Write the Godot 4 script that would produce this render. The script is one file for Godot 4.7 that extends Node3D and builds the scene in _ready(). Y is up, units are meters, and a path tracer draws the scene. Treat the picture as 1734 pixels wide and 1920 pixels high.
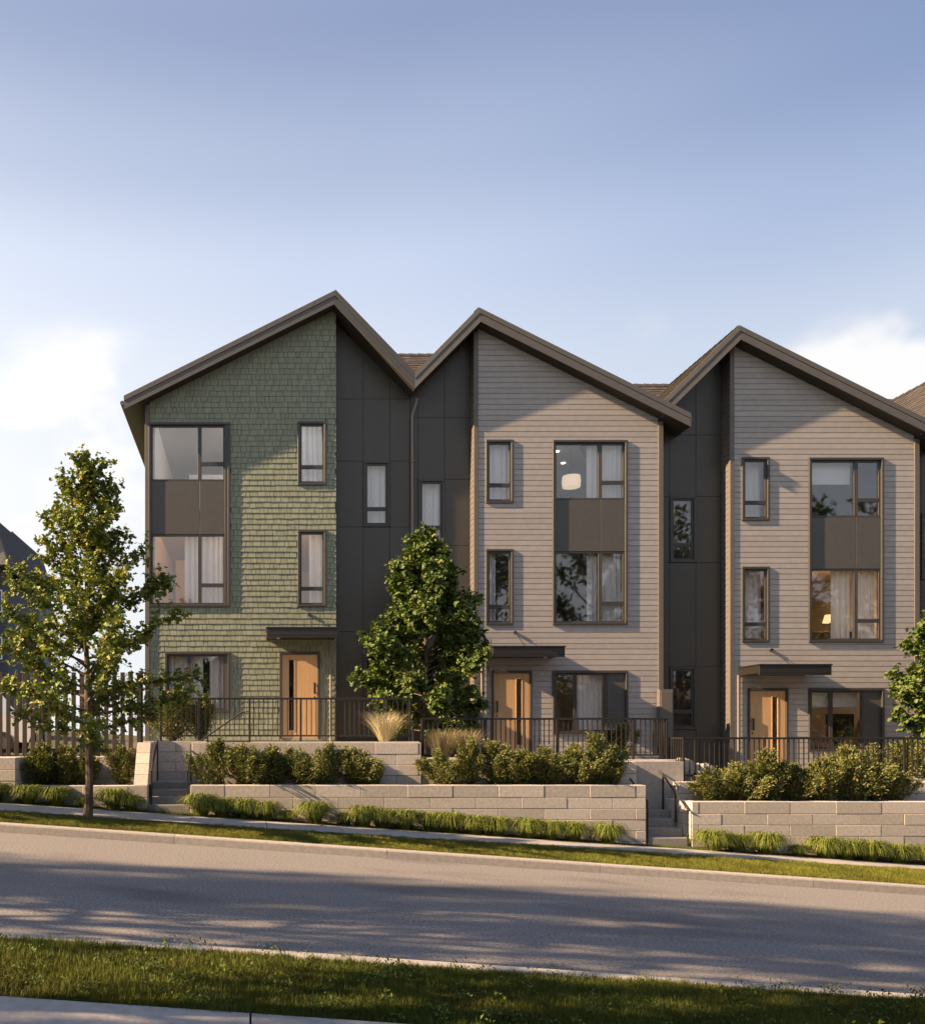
extends Node3D
# A row of gabled townhouses on a sloping street. x runs along the street, y is up, the street side is +z.

const SLOPE := 0.0684
const STEP := Vector3(6.845, -0.468, 0.0)
const SUN_TO := Vector3(-7.3, 4.05, 1.0)
const EXPOSURE := 3.6

var M := {}
var rng := RandomNumberGenerator.new()
var used := {}
var part_counts := {}


class MB:
	# collects flat-shaded faces; every face is turned so that it looks along "out"
	var v := PackedVector3Array()
	var n := PackedVector3Array()
	var c := PackedColorArray()
	var col := Color(1, 1, 1)
	var colored := false

	func tri(a: Vector3, b: Vector3, d: Vector3, out: Vector3) -> void:
		var k := (d - a).cross(b - a).normalized()
		if k.dot(out) < 0.0:
			var s := b
			b = d
			d = s
			k = -k
		v.append(a); v.append(b); v.append(d)
		n.append(k); n.append(k); n.append(k)
		if colored:
			c.append(col); c.append(col); c.append(col)

	func quad(a: Vector3, b: Vector3, d: Vector3, e: Vector3, out: Vector3) -> void:
		tri(a, b, d, out)
		tri(a, d, e, out)

	func hexa(f: Array, b: Array) -> void:
		# two matching quads (front, back), joined
		var mid: Vector3 = (f[0] + f[1] + f[2] + f[3] + b[0] + b[1] + b[2] + b[3]) / 8.0
		quad(f[0], f[1], f[2], f[3], (f[0] + f[2]) / 2.0 - mid)
		quad(b[0], b[1], b[2], b[3], (b[0] + b[2]) / 2.0 - mid)
		for i in 4:
			var j := (i + 1) % 4
			quad(f[i], f[j], b[j], b[i], (f[i] + f[j] + b[i] + b[j]) / 4.0 - mid)

	func box(a: Vector3, b: Vector3) -> void:
		hexa([Vector3(a.x, a.y, b.z), Vector3(b.x, a.y, b.z), Vector3(b.x, b.y, b.z), Vector3(a.x, b.y, b.z)],
			[Vector3(a.x, a.y, a.z), Vector3(b.x, a.y, a.z), Vector3(b.x, b.y, a.z), Vector3(a.x, b.y, a.z)])

	func cbox(a: Vector3, b: Vector3, ch: float) -> void:
		var mid := (a + b) / 2.0
		var h := (b - a) / 2.0
		for ax in 3:
			var i := (ax + 1) % 3
			var j := (ax + 2) % 3
			for s in [-1.0, 1.0]:
				var p := []
				for q in [[-1, -1], [1, -1], [1, 1], [-1, 1]]:
					var w := Vector3.ZERO
					w[ax] = s * h[ax]
					w[i] = q[0] * (h[i] - ch)
					w[j] = q[1] * (h[j] - ch)
					p.append(mid + w)
				var o := Vector3.ZERO
				o[ax] = s
				quad(p[0], p[1], p[2], p[3], o)
			for s in [-1.0, 1.0]:
				for r in [-1.0, 1.0]:
					var p2 := []
					for q in [-1.0, 1.0]:
						var w := Vector3.ZERO
						w[ax] = q * (h[ax] - ch)
						w[i] = s * h[i]
						w[j] = r * (h[j] - ch)
						var w2 := w
						w2[i] = s * (h[i] - ch)
						w2[j] = r * h[j]
						p2.append([mid + w, mid + w2])
					var o := Vector3.ZERO
					o[i] = s
					o[j] = r
					quad(p2[0][0], p2[1][0], p2[1][1], p2[0][1], o)
		for sx in [-1.0, 1.0]:
			for sy in [-1.0, 1.0]:
				for sz in [-1.0, 1.0]:
					tri(mid + Vector3(sx * h.x, sy * (h.y - ch), sz * (h.z - ch)), mid + Vector3(sx * (h.x - ch), sy * h.y, sz * (h.z - ch)), mid + Vector3(sx * (h.x - ch), sy * (h.y - ch), sz * h.z), Vector3(sx, sy, sz))

	func prism(poly: PackedVector2Array, z0: float, z1: float) -> void:
		var idx := Geometry2D.triangulate_polygon(poly)
		for t in range(0, idx.size(), 3):
			var a := poly[idx[t]]
			var b := poly[idx[t + 1]]
			var d := poly[idx[t + 2]]
			tri(Vector3(a.x, a.y, z1), Vector3(b.x, b.y, z1), Vector3(d.x, d.y, z1), Vector3(0, 0, 1))
			tri(Vector3(a.x, a.y, z0), Vector3(b.x, b.y, z0), Vector3(d.x, d.y, z0), Vector3(0, 0, -1))
		var cw := Geometry2D.is_polygon_clockwise(poly)
		for i in poly.size():
			var a := poly[i]
			var b := poly[(i + 1) % poly.size()]
			var e := b - a
			var o := Vector2(-e.y, e.x) if cw else Vector2(e.y, -e.x)
			quad(Vector3(a.x, a.y, z0), Vector3(b.x, b.y, z0), Vector3(b.x, b.y, z1), Vector3(a.x, a.y, z1), Vector3(o.x, o.y, 0))

	func tube(pts: Array, radii: Array, sides: int) -> void:
		var rings := []
		for i in pts.size():
			var d: Vector3 = (pts[mini(i + 1, pts.size() - 1)] - pts[maxi(i - 1, 0)]).normalized()
			var u := d.cross(Vector3.RIGHT if absf(d.x) < 0.9 else Vector3.UP).normalized()
			var w := d.cross(u)
			var ring := []
			for k in sides:
				var a := TAU * k / sides
				ring.append(pts[i] + (u * cos(a) + w * sin(a)) * radii[i])
			rings.append(ring)
		for i in pts.size() - 1:
			for k in sides:
				var k2 := (k + 1) % sides
				var a: Vector3 = rings[i][k]
				var e: Vector3 = rings[i + 1][k]
				var o: Vector3 = a - pts[i] + (rings[i][k2] - pts[i])
				quad(a, rings[i][k2], rings[i + 1][k2], e, o)
		var last := pts.size() - 1
		for k in sides:
			tri(pts[0], rings[0][k], rings[0][(k + 1) % sides], pts[0] - pts[1])
			tri(pts[last], rings[last][k], rings[last][(k + 1) % sides], pts[last] - pts[last - 1])

	func mesh() -> ArrayMesh:
		var a := []
		a.resize(Mesh.ARRAY_MAX)
		a[Mesh.ARRAY_VERTEX] = v
		a[Mesh.ARRAY_NORMAL] = n
		if colored:
			a[Mesh.ARRAY_COLOR] = c
		var m := ArrayMesh.new()
		m.add_surface_from_arrays(Mesh.PRIMITIVE_TRIANGLES, a)
		return m


# ------------------------------------------------------------------ naming and placing

func numbered(nm: String) -> String:
	used[nm] = int(used.get(nm, -1)) + 1
	return nm if used[nm] == 0 else "%s_%03d" % [nm, used[nm]]


func put(o: Node3D, nm: String, parent: Node) -> void:
	if parent == self:
		o.name = numbered(nm)
	else:
		var id := parent.get_instance_id()
		if not part_counts.has(id):
			part_counts[id] = {}
		var counts: Dictionary = part_counts[id]
		counts[nm] = int(counts.get(nm, -1)) + 1
		o.name = nm if counts[nm] == 0 else "%s_%03d" % [nm, counts[nm]]
	parent.add_child(o, true)


func obj(nm: String, m: Mesh, mat: Material, parent: Node = self) -> MeshInstance3D:
	var o := MeshInstance3D.new()
	o.mesh = m
	o.material_override = mat
	o.cast_shadow = GeometryInstance3D.SHADOW_CASTING_SETTING_ON
	put(o, nm, parent)
	return o


func tag(o: Node, label: String, category: String, group := "") -> Node:
	o.set_meta("label", label)
	o.set_meta("category", category)
	if group != "":
		o.set_meta("group", group)
	return o


func thing(nm: String, label: String, category: String, at := Vector3.ZERO, group := "") -> Node3D:
	var o := Node3D.new()
	put(o, nm, self)
	o.position = at
	tag(o, label, category, group)
	return o


func structure(o: Node) -> Node:
	o.set_meta("kind", "structure")
	return o


func stuff(o: Node) -> Node:
	o.set_meta("kind", "stuff")
	return o


func ground_y(x: float) -> float:
	return -SLOPE * clampf(x, -60.0, 60.0)


func ordinal(i: int) -> String:
	return ["first", "second", "third", "fourth", "fifth", "sixth", "seventh", "eighth", "ninth", "tenth", "eleventh", "twelfth", "thirteenth", "fourteenth", "fifteenth", "sixteenth", "seventeenth", "eighteenth", "nineteenth", "twentieth"][i]


# ------------------------------------------------------------------ materials

func lin(r: float, g: float, b: float) -> Color:
	return Color(r, g, b).linear_to_srgb()


func noise_tex(size: int, freq: float, lo: Color, hi: Color, oct := 4, seed_ := 1, sx := 1, power := 1.0, kind := FastNoiseLite.TYPE_SIMPLEX_SMOOTH) -> ImageTexture:
	# seamless noise between two colours; sx squeezes it into an upright grain
	var f := FastNoiseLite.new()
	f.noise_type = kind
	f.frequency = freq
	f.fractal_octaves = oct
	f.seed = seed_
	var im := f.get_seamless_image(size, size / sx if sx > 1 else size)
	im.convert(Image.FORMAT_L8)
	if sx > 1:
		im.resize(size, size, Image.INTERPOLATE_BILINEAR)
	var out := Image.create(size, size, true, Image.FORMAT_RGB8)
	for y in size:
		for x in size:
			var t := pow(im.get_pixel(x, y).r, power)
			out.set_pixel(x, y, lo.lerp(hi, t))
	out.generate_mipmaps()
	return ImageTexture.create_from_image(out)


func bump_tex(size: int, freq: float, oct: int, seed_: int) -> ImageTexture:
	var f := FastNoiseLite.new()
	f.noise_type = FastNoiseLite.TYPE_SIMPLEX_SMOOTH
	f.frequency = freq
	f.fractal_octaves = oct
	f.seed = seed_
	var im := f.get_seamless_image(size, size)
	im.convert(Image.FORMAT_RGB8)
	im.bump_map_to_normal_map(2.5)
	return ImageTexture.create_from_image(im)


func mat(color: Color, rough: float, tex: Texture2D = null, scale := 1.0, metal := 0.0) -> StandardMaterial3D:
	var m := StandardMaterial3D.new()
	m.albedo_color = color
	m.roughness = rough
	m.metallic = metal
	if tex:
		m.albedo_texture = tex
		m.uv1_triplanar = true
		m.uv1_world_triplanar = true
		m.uv1_scale = Vector3(scale, scale, scale)
		m.uv1_triplanar_sharpness = 4.0
	return m


func bumpy(m: StandardMaterial3D, tex: Texture2D, amount: float) -> StandardMaterial3D:
	m.normal_enabled = true
	m.normal_texture = tex
	m.normal_scale = amount
	return m


func build_materials() -> void:
	var fine := bump_tex(512, 0.09, 4, 5)
	var w := Color(1, 1, 1)
	var speck := noise_tex(512, 0.05, Color(0.80, 0.80, 0.80), w, 5, 3)
	var grainx := noise_tex(512, 0.02, Color(0.84, 0.83, 0.82), w, 5, 7, 8)
	var blotch := noise_tex(512, 0.03, Color(0.87, 0.865, 0.855), w, 6, 11)
	var weather := noise_tex(512, 0.016, Color(0.94, 0.935, 0.93), w, 5, 37)
	# cladding
	M.lap = [mat(lin(0.355, 0.338, 0.33), 0.75, weather, 0.4), mat(lin(0.372, 0.354, 0.345), 0.75, weather, 0.33), mat(lin(0.34, 0.324, 0.316), 0.75, weather, 0.47)]
	M.shingle = []
	for k in 5:
		var t := 0.95 + 0.025 * k
		M.shingle.append(bumpy(mat(lin(0.262 * t, 0.295 * t, 0.222 * t), 0.8, grainx, 1.6), fine, 0.25))
	M.panel = mat(lin(0.053, 0.049, 0.041), 0.42, weather, 0.35)
	M.spandrel = mat(lin(0.074, 0.071, 0.068), 0.5, weather, 0.5)
	M.trim = mat(lin(0.046, 0.044, 0.042), 0.45, weather, 0.6)
	M.corner = mat(lin(0.115, 0.105, 0.097), 0.6, weather, 0.6)
	M.fascia = mat(lin(0.098, 0.095, 0.092), 0.6, weather, 0.5)
	M.soffit = mat(lin(0.024, 0.022, 0.021), 0.7, weather, 0.5)
	M.backing = mat(lin(0.06, 0.055, 0.05), 0.9)
	M.roof = [mat(lin(0.055, 0.049, 0.045), 0.9, speck, 1.2), mat(lin(0.074, 0.064, 0.057), 0.9, speck, 1.2), mat(lin(0.042, 0.038, 0.036), 0.9, speck, 1.2)]
	M.metal = mat(lin(0.018, 0.0165, 0.0155), 0.4, weather, 0.7)
	M.pipe = mat(lin(0.17, 0.15, 0.13), 0.45)
	M.black = mat(lin(0.012, 0.012, 0.012), 0.35)
	M.chrome = mat(lin(0.5, 0.5, 0.5), 0.25, null, 1.0, 1.0)
	M.door = mat(lin(0.56, 0.36, 0.19), 0.5, noise_tex(512, 0.03, Color(0.92, 0.90, 0.87), w, 5, 17, 16), 0.9)
	var glass := StandardMaterial3D.new()
	glass.albedo_color = Color(0.2, 0.22, 0.22, 0.02)
	glass.transparency = BaseMaterial3D.TRANSPARENCY_ALPHA
	glass.roughness = 0.02
	glass.metallic_specular = 0.5
	M.glass = glass
	# inside
	M.paint = mat(lin(0.70, 0.67, 0.63), 0.9)
	M.paint_warm = mat(lin(0.62, 0.50, 0.40), 0.9)
	M.floor_wood = mat(lin(0.25, 0.15, 0.085), 0.5, grainx, 0.8)
	M.curtain = mat(lin(0.84, 0.83, 0.82), 0.95)
	M.curtain.backlight_enabled = true
	M.curtain.backlight = Color(0.6, 0.6, 0.6)
	M.blind = mat(lin(0.70, 0.70, 0.71), 0.9)
	M.blind.backlight_enabled = true
	M.blind.backlight = Color(0.5, 0.5, 0.5)
	M.brown_wood = mat(lin(0.16, 0.085, 0.045), 0.5, grainx, 1.0)
	# ground
	M.block = []
	for k in 4:
		var t := 0.88 + 0.07 * k
		M.block.append(bumpy(mat(lin(0.54 * t, 0.50 * t, 0.452 * t), 0.9, blotch, 0.8), fine, 0.3))
	M.joint = mat(lin(0.14, 0.13, 0.12), 0.95)
	M.step = bumpy(mat(lin(0.27, 0.265, 0.26), 0.9, blotch, 0.7), fine, 0.3)
	M.walk = [bumpy(mat(lin(0.36, 0.345, 0.33), 0.9, blotch, 0.45), fine, 0.25), bumpy(mat(lin(0.33, 0.318, 0.305), 0.9, blotch, 0.5), fine, 0.25)]
	M.curb = [bumpy(mat(lin(0.39, 0.37, 0.345), 0.9, blotch, 0.6), fine, 0.3), bumpy(mat(lin(0.36, 0.34, 0.32), 0.9, blotch, 0.7), fine, 0.3)]
	M.patio = mat(lin(0.38, 0.36, 0.34), 0.9, blotch, 0.5)
	var stone := noise_tex(1024, 0.06, Color(0.5, 0.5, 0.51), w, 5, 23, 1, 0.9)
	M.road = bumpy(mat(lin(0.335, 0.322, 0.308), 0.88, stone, 0.4), bump_tex(1024, 0.2, 3, 29), 0.8)
	M.road.vertex_color_use_as_albedo = true
	M.soil = bumpy(mat(lin(0.055, 0.045, 0.03), 1.0, noise_tex(512, 0.06, Color(0.4, 0.42, 0.36), w, 5, 31), 0.9), fine, 1.0)
	M.turf = bumpy(mat(lin(0.085, 0.095, 0.028), 1.0, noise_tex(512, 0.05, Color(0.4, 0.45, 0.35), w, 5, 41), 0.8), fine, 1.0)
	M.fence = [mat(lin(0.05, 0.036, 0.028), 0.8, grainx, 1.0), mat(lin(0.064, 0.045, 0.035), 0.8, grainx, 1.0)]
	M.bark = bumpy(mat(lin(0.17, 0.135, 0.105), 0.95, noise_tex(512, 0.03, Color(0.45, 0.42, 0.4), w, 5, 43, 8), 1.5), fine, 1.5)
	M.leaf = mat(Color(1, 1, 1), 0.5)
	M.leaf.vertex_color_use_as_albedo = true
	M.leaf.backlight_enabled = true
	M.leaf.backlight = Color(0.5, 0.55, 0.3)
	M.leaf.metallic_specular = 0.35
	M.blade = mat(Color(1, 1, 1), 0.6)
	M.blade.vertex_color_use_as_albedo = true
	M.blade.backlight_enabled = true
	M.blade.backlight = Color(0.5, 0.5, 0.3)
	M.blade.metallic_specular = 0.3
	# vehicle, far houses
	M.car_white = mat(lin(0.62, 0.64, 0.66), 0.3)
	M.car_white.clearcoat_enabled = true
	M.car_glass = mat(lin(0.03, 0.04, 0.05), 0.08)
	M.tyre = mat(lin(0.02, 0.02, 0.02), 0.9)
	M.far_blue = mat(lin(0.055, 0.065, 0.085), 0.8, weather, 0.3)
	M.far_pale = mat(lin(0.32, 0.29, 0.265), 0.8, weather, 0.3)
	M.far_grey = mat(lin(0.20, 0.215, 0.235), 0.8, weather, 0.3)
	M.far_roof = mat(lin(0.075, 0.07, 0.075), 0.95, speck, 0.5)
	M.white_frame = mat(lin(0.7, 0.7, 0.7), 0.6)
	M.boulder = bumpy(mat(lin(0.40, 0.37, 0.34), 0.95, blotch, 2.0), fine, 0.8)


func glow(color: Color, energy: float) -> StandardMaterial3D:
	var m := StandardMaterial3D.new()
	m.albedo_color = Color(0.9, 0.88, 0.85)
	m.emission_enabled = true
	m.emission = color
	m.emission_energy_multiplier = energy
	return m


# ------------------------------------------------------------------ sky

func sky_texture() -> ImageTexture:
	var wd := 2048
	var ht := 1024
	var im := Image.create(wd, ht, false, Image.FORMAT_RGBF)
	var keys := [[-1.0, Vector3(0.93, 0.945, 0.96)], [6.0, Vector3(0.90, 0.925, 0.965)], [14.0, Vector3(0.87, 0.91, 0.975)], [21.0, Vector3(0.775, 0.84, 0.955)], [27.0, Vector3(0.63, 0.715, 0.90)], [32.0, Vector3(0.445, 0.53, 0.73)], [38.0, Vector3(0.285, 0.36, 0.57)], [55.0, Vector3(0.255, 0.335, 0.575)], [91.0, Vector3(0.225, 0.305, 0.56)]]
	var f := FastNoiseLite.new()
	f.noise_type = FastNoiseLite.TYPE_SIMPLEX_SMOOTH
	f.frequency = 4.6
	f.fractal_octaves = 6
	f.seed = 12
	var sun := SUN_TO.normalized()
	var blobs := [[Vector3(-0.17, 0.385, -1.0), 0.06, 0.8], [Vector3(-0.19, 0.345, -1.0), 0.085, 0.8], [Vector3(-0.245, 0.30, -1.0), 0.08, 0.5], [Vector3(-0.20, 0.24, -1.0), 0.13, 0.7], [Vector3(0.69, 0.375, -1.0), 0.075, 1.5], [Vector3(0.625, 0.385, -1.0), 0.045, 1.1], [Vector3(0.745, 0.37, -1.0), 0.075, 1.3], [Vector3(0.42, 0.42, -1.0), 0.05, 0.24], [Vector3(-0.13, 0.40, -1.0), 0.05, 0.25]]
	for b in blobs:
		b[0] = b[0].normalized()
	for y in ht:
		var el := 90.0 - 180.0 * (y + 0.5) / ht
		if el < -1.0:
			im.fill_rect(Rect2i(0, y, wd, ht - y), Color(0.10, 0.10, 0.095))
			break
		var base := Vector3.ZERO
		for k in keys.size() - 1:
			if el >= keys[k][0] and el <= keys[k + 1][0]:
				base = keys[k][1].lerp(keys[k + 1][1], smoothstep(0.0, 1.0, (el - keys[k][0]) / (keys[k + 1][0] - keys[k][0])) * 0.5 + 0.5 * (el - keys[k][0]) / (keys[k + 1][0] - keys[k][0]))
		var ce := cos(deg_to_rad(el))
		var se := sin(deg_to_rad(el))
		for x in wd:
			var az := (x + 0.5) / wd * TAU
			var d := Vector3(sin(az) * ce, se, -cos(az) * ce)
			var g := rad_to_deg(acos(clampf(d.dot(sun), -1.0, 1.0)))
			var k := lerpf(1.0, 0.52, smoothstep(86.0, 112.0, g)) if g > 86.0 else 1.0 + 0.0125 * (86.0 - maxf(g, 36.0))
			k = lerpf(k, 1.0, 0.65 * smoothstep(33.0, 17.0, el)) if k < 1.0 else k
			var col := base * Vector3(k, pow(k, 0.8), pow(k, 0.5))
			col = col.lerp(Vector3(1, 0.98, 0.95) * k, 0.35 * exp(-g / 22.0))
			if el < 34.0:
				var nz := f.get_noise_3d(d.x * 1.0, d.y * 2.0, d.z * 1.0) * 0.5 + 0.5
				var dens := (nz - 0.62) * 2.2 * smoothstep(30.0, 8.0, el)
				for b in blobs:
					var q: float = (d - b[0]).length() / b[1]
					if q < 1.6:
						dens += b[2] * exp(-q * q * 1.4) * clampf(2.9 * nz - 0.85, 0.0, 1.3)
				dens = 0.92 * smoothstep(0.08, 1.05, dens)
				col = col.lerp(Vector3(1.04, 1.03, 1.02) * (0.9 + 0.1 * k), dens)
			im.set_pixel(x, y, Color(col.x, col.y, col.z))
	return ImageTexture.create_from_image(im)


func build_view() -> void:
	var cam := Camera3D.new()
	cam.name = "camera"
	add_child(cam)
	cam.position = Vector3(0, 1.7, 24.57)
	var near := 0.1
	cam.projection = Camera3D.PROJECTION_FRUSTUM
	cam.keep_aspect = Camera3D.KEEP_HEIGHT
	cam.near = near
	cam.far = 900.0
	cam.size = near * 1920.0 / 1720.0
	cam.frustum_offset = Vector2((867.0 - 470.0) / 1720.0, (1390.0 - 960.0) / 1720.0) * near
	cam.current = true
	var env := Environment.new()
	env.background_mode = Environment.BG_SKY
	var sky := Sky.new()
	var pm := PanoramaSkyMaterial.new()
	pm.panorama = sky_texture()
	sky.sky_material = pm
	env.sky = sky
	env.background_energy_multiplier = 1.0 / EXPOSURE
	env.tonemap_mode = Environment.TONE_MAPPER_LINEAR
	env.tonemap_exposure = EXPOSURE
	env.sdfgi_enabled = true
	env.ssao_enabled = true
	env.ssil_enabled = true
	var we := WorldEnvironment.new()
	we.name = "world_environment"
	we.environment = env
	add_child(we)
	var sun := DirectionalLight3D.new()
	sun.name = "sun"
	add_child(sun)
	sun.look_at_from_position(SUN_TO * 5.0, Vector3.ZERO, Vector3.UP)
	sun.light_energy = 1.6
	sun.light_color = lin(1.0, 0.68, 0.40)
	sun.light_angular_distance = 0.5
	sun.shadow_enabled = true


# ------------------------------------------------------------------ houses

func ring(b: MB, r: Array, w: float, z0: float, z1: float, ch := 0.006) -> void:
	# r = [x0, x1, y0, y1]; four bars, the uprights between the two horizontals
	b.cbox(Vector3(r[0], r[3] - w, z0), Vector3(r[1], r[3], z1), ch)
	b.cbox(Vector3(r[0], r[2], z0), Vector3(r[1], r[2] + w, z1), ch)
	b.cbox(Vector3(r[0], r[2] + w, z0), Vector3(r[0] + w, r[3] - w, z1), ch)
	b.cbox(Vector3(r[1] - w, r[2] + w, z0), Vector3(r[1], r[3] - w, z1), ch)


func pane(parent: Node3D, r: Array, z: float) -> void:
	# double glazing: two thin lites
	var b := MB.new()
	b.box(Vector3(r[0], r[2], z - 0.006), Vector3(r[1], r[3], z))
	b.box(Vector3(r[0], r[2], z - 0.026), Vector3(r[1], r[3], z - 0.02))
	obj("pane", b.mesh(), M.glass, parent)


func sash(parent: Node3D, r: Array, z: float, w := 0.05) -> void:
	var b := MB.new()
	ring(b, r, w, z - 0.06, z, 0.004)
	obj("sash", b.mesh(), M.trim, parent)
	pane(parent, [r[0] + w - 0.005, r[1] - w + 0.005, r[2] + w - 0.005, r[3] - w + 0.005], z - 0.02)


func bar(parent: Node3D, nm: String, a: Vector3, b_: Vector3, m: Material) -> void:
	var b := MB.new()
	b.cbox(a, b_, 0.004)
	obj(nm, b.mesh(), m, parent)


func window(house: Node3D, r: Array, z: float, proud: float, mullion := 0.0, transom := 0.0, side_panel := 0.0) -> MeshInstance3D:
	# an outer trim ring, sashes and panes; mullion = local x between a wide and a narrow light
	var w := 0.062
	var b := MB.new()
	ring(b, r, w, z - 0.16, z + proud)
	var o := obj("window", b.mesh(), M.trim, house)
	var zi := z - 0.004
	var i := [r[0] + w, r[1] - w, r[2] + w, r[3] - w]
	if side_panel > 0.0:
		var p := MB.new()
		p.cbox(Vector3(side_panel, i[2], zi - 0.05), Vector3(i[1], i[3], zi), 0.004)
		obj("side_panel", p.mesh(), M.spandrel, o)
		i[1] = side_panel - 0.003
	if mullion > 0.0:
		sash(o, [i[0], mullion, i[2], i[3]], zi)
		if transom > 0.0:
			sash(o, [mullion + 0.002, i[1], transom + 0.025, i[3]], zi)
			sash(o, [mullion + 0.002, i[1], i[2], transom + 0.023], zi)
		else:
			sash(o, [mullion + 0.002, i[1], i[2], i[3]], zi)
	elif transom > 0.0:
		sash(o, [i[0], i[1], transom + 0.025, i[3]], zi)
		sash(o, [i[0], i[1], i[2], transom + 0.023], zi)
	else:
		sash(o, i, zi)
	return o


func stacked_window(house: Node3D, r: Array, y_low: float, y_high: float, mullion: float, tr_top: float, tr_low: float, proud: float, trim_r: float) -> void:
	# one tall frame round two storeys of glass with a spandrel between
	var w := 0.062
	var b := MB.new()
	ring(b, [r[0], r[1], r[2], r[3]], w, -0.16, proud)
	if trim_r > 0.0:
		b.cbox(Vector3(r[1] - w - trim_r, r[2] + w, -0.12), Vector3(r[1] - w, r[3] - w, proud - 0.012), 0.004)
	var o := obj("window", b.mesh(), M.trim, house)
	var x0: float = r[0] + w
	var x1: float = r[1] - w - trim_r
	for s in [[y_high, r[3] - w, tr_top], [r[2] + w, y_low, tr_low]]:
		sash(o, [x0, mullion, s[0], s[1]], -0.006)
		sash(o, [mullion + 0.002, x1, s[2] + 0.025, s[1]], -0.006)
		sash(o, [mullion + 0.002, x1, s[0], s[2] + 0.023], -0.006)
	for s in [[x0, mullion - 0.004], [mullion + 0.006, x1]]:
		var p := MB.new()
		p.cbox(Vector3(s[0], y_low + 0.006, -0.05), Vector3(s[1], y_high - 0.006, 0.004), 0.004)
		obj("spandrel", p.mesh(), M.spandrel, o)


func curtain(base: Vector3, r: Array, z: float, label: String, seed_: int, gather := 0.11) -> void:
	var g := RandomNumberGenerator.new()
	g.seed = seed_
	var b := MB.new()
	var cols := int((r[1] - r[0]) / 0.014)
	var top := []
	var low := []
	var ph := g.randf() * TAU
	for k in cols + 1:
		var x: float = lerpf(r[0], r[1], float(k) / cols)
		var dz := 0.034 * sin(ph + x / (gather * 1.25) * TAU + 1.3 * sin(x * 7.0 + ph)) + 0.01 * sin(x * 31.0 + ph * 2.0)
		top.append(Vector3(x, r[3], z + dz * 0.7))
		low.append(Vector3(x, r[2], z + dz * 1.1))
	for k in cols:
		b.quad(low[k], low[k + 1], top[k + 1], top[k], Vector3(0, 0, 1))
	var o := obj("curtain", b.mesh(), M.curtain)
	o.position = base
	tag(o, label, "curtain", "curtains behind the townhouse windows")


func room(house: Node3D, x0: float, x1: float, y0: float, y1: float, z0: float, z1: float, paint: Material) -> void:
	var b := MB.new()
	var t := 0.08
	b.box(Vector3(x0, y0, z0 - t), Vector3(x1, y1, z0))
	b.box(Vector3(x0 - t, y0, z0 - t), Vector3(x0, y1, z1))
	b.box(Vector3(x1, y0, z0 - t), Vector3(x1 + t, y1, z1))
	b.box(Vector3(x0 - t, y1, z0 - t), Vector3(x1 + t, y1 + t, z1))
	obj("room_wall", b.mesh(), paint, house)
	var f := MB.new()
	f.box(Vector3(x0 - t, y0 - t, z0 - t), Vector3(x1 + t, y0 - 0.002, z1))
	obj("room_floor", f.mesh(), M.floor_wood, house)


func roof_low(c: Dictionary, x: float) -> float:
	# underside of the roof over the front wall
	var p: Vector2 = c.peak
	var s: Array = c.slopes
	var a: float = p.y + s[0][0] * (x - p.x) - s[0][1]
	var b: float = p.y - s[1][0] * (x - p.x) - s[1][1]
	return minf(a, b)


func strips(b: MB, c: Dictionary, x0: float, x1: float, y0: float, holes: Array, z0: float, z1: float) -> void:
	# a wall under the roof line with openings, as upright strips
	var xs := [x0, x1]
	for h in holes:
		for x in [h[0], h[1]]:
			if x > x0 and x < x1:
				xs.append(x)
	var px: float = c.apex_low
	if px > x0 and px < x1:
		xs.append(px)
	xs.sort()
	for i in xs.size() - 1:
		var a: float = xs[i]
		var d: float = xs[i + 1]
		if d - a < 0.001:
			continue
		var cuts := []
		for h in holes:
			if h[0] < d - 0.0005 and h[1] > a + 0.0005:
				cuts.append([h[2], h[3]])
		cuts.sort_custom(func(p, q): return p[0] < q[0])
		var y := y0
		for k in cuts:
			if k[0] > y:
				b.box(Vector3(a, y, z0), Vector3(d, k[0], z1))
			y = k[1]
		var ta := roof_low(c, a + 0.0001) + 0.02
		var td := roof_low(c, d - 0.0001) + 0.02
		b.hexa([Vector3(a, y, z1), Vector3(d, y, z1), Vector3(d, td, z1), Vector3(a, ta, z1)], [Vector3(a, y, z0), Vector3(d, y, z0), Vector3(d, td, z0), Vector3(a, ta, z0)])


func spans(x0: float, x1: float, ya: float, yb: float, holes: Array) -> Array:
	# what openings leave of one row of cladding
	var out := [[x0, x1]]
	for h in holes:
		if yb < h[2] + 0.03 or ya > h[3] - 0.03:
			continue
		var nxt := []
		for s in out:
			if h[1] <= s[0] or h[0] >= s[1]:
				nxt.append(s)
				continue
			if h[0] > s[0] + 0.02:
				nxt.append([s[0], h[0]])
			if h[1] < s[1] - 0.02:
				nxt.append([h[1], s[1]])
		out = nxt
	return out


func lap_board(x0: float, x1: float, y0: float, y1: float) -> ArrayMesh:
	var b := MB.new()
	# shiplap: a flat face over a recessed lip that makes the dark joint
	b.box(Vector3(x0, y0 + 0.017, -0.010), Vector3(x1, y1, 0.010))
	b.box(Vector3(x0, y0, -0.010), Vector3(x1, y0 + 0.0168, -0.007))
	return b.mesh()


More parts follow.
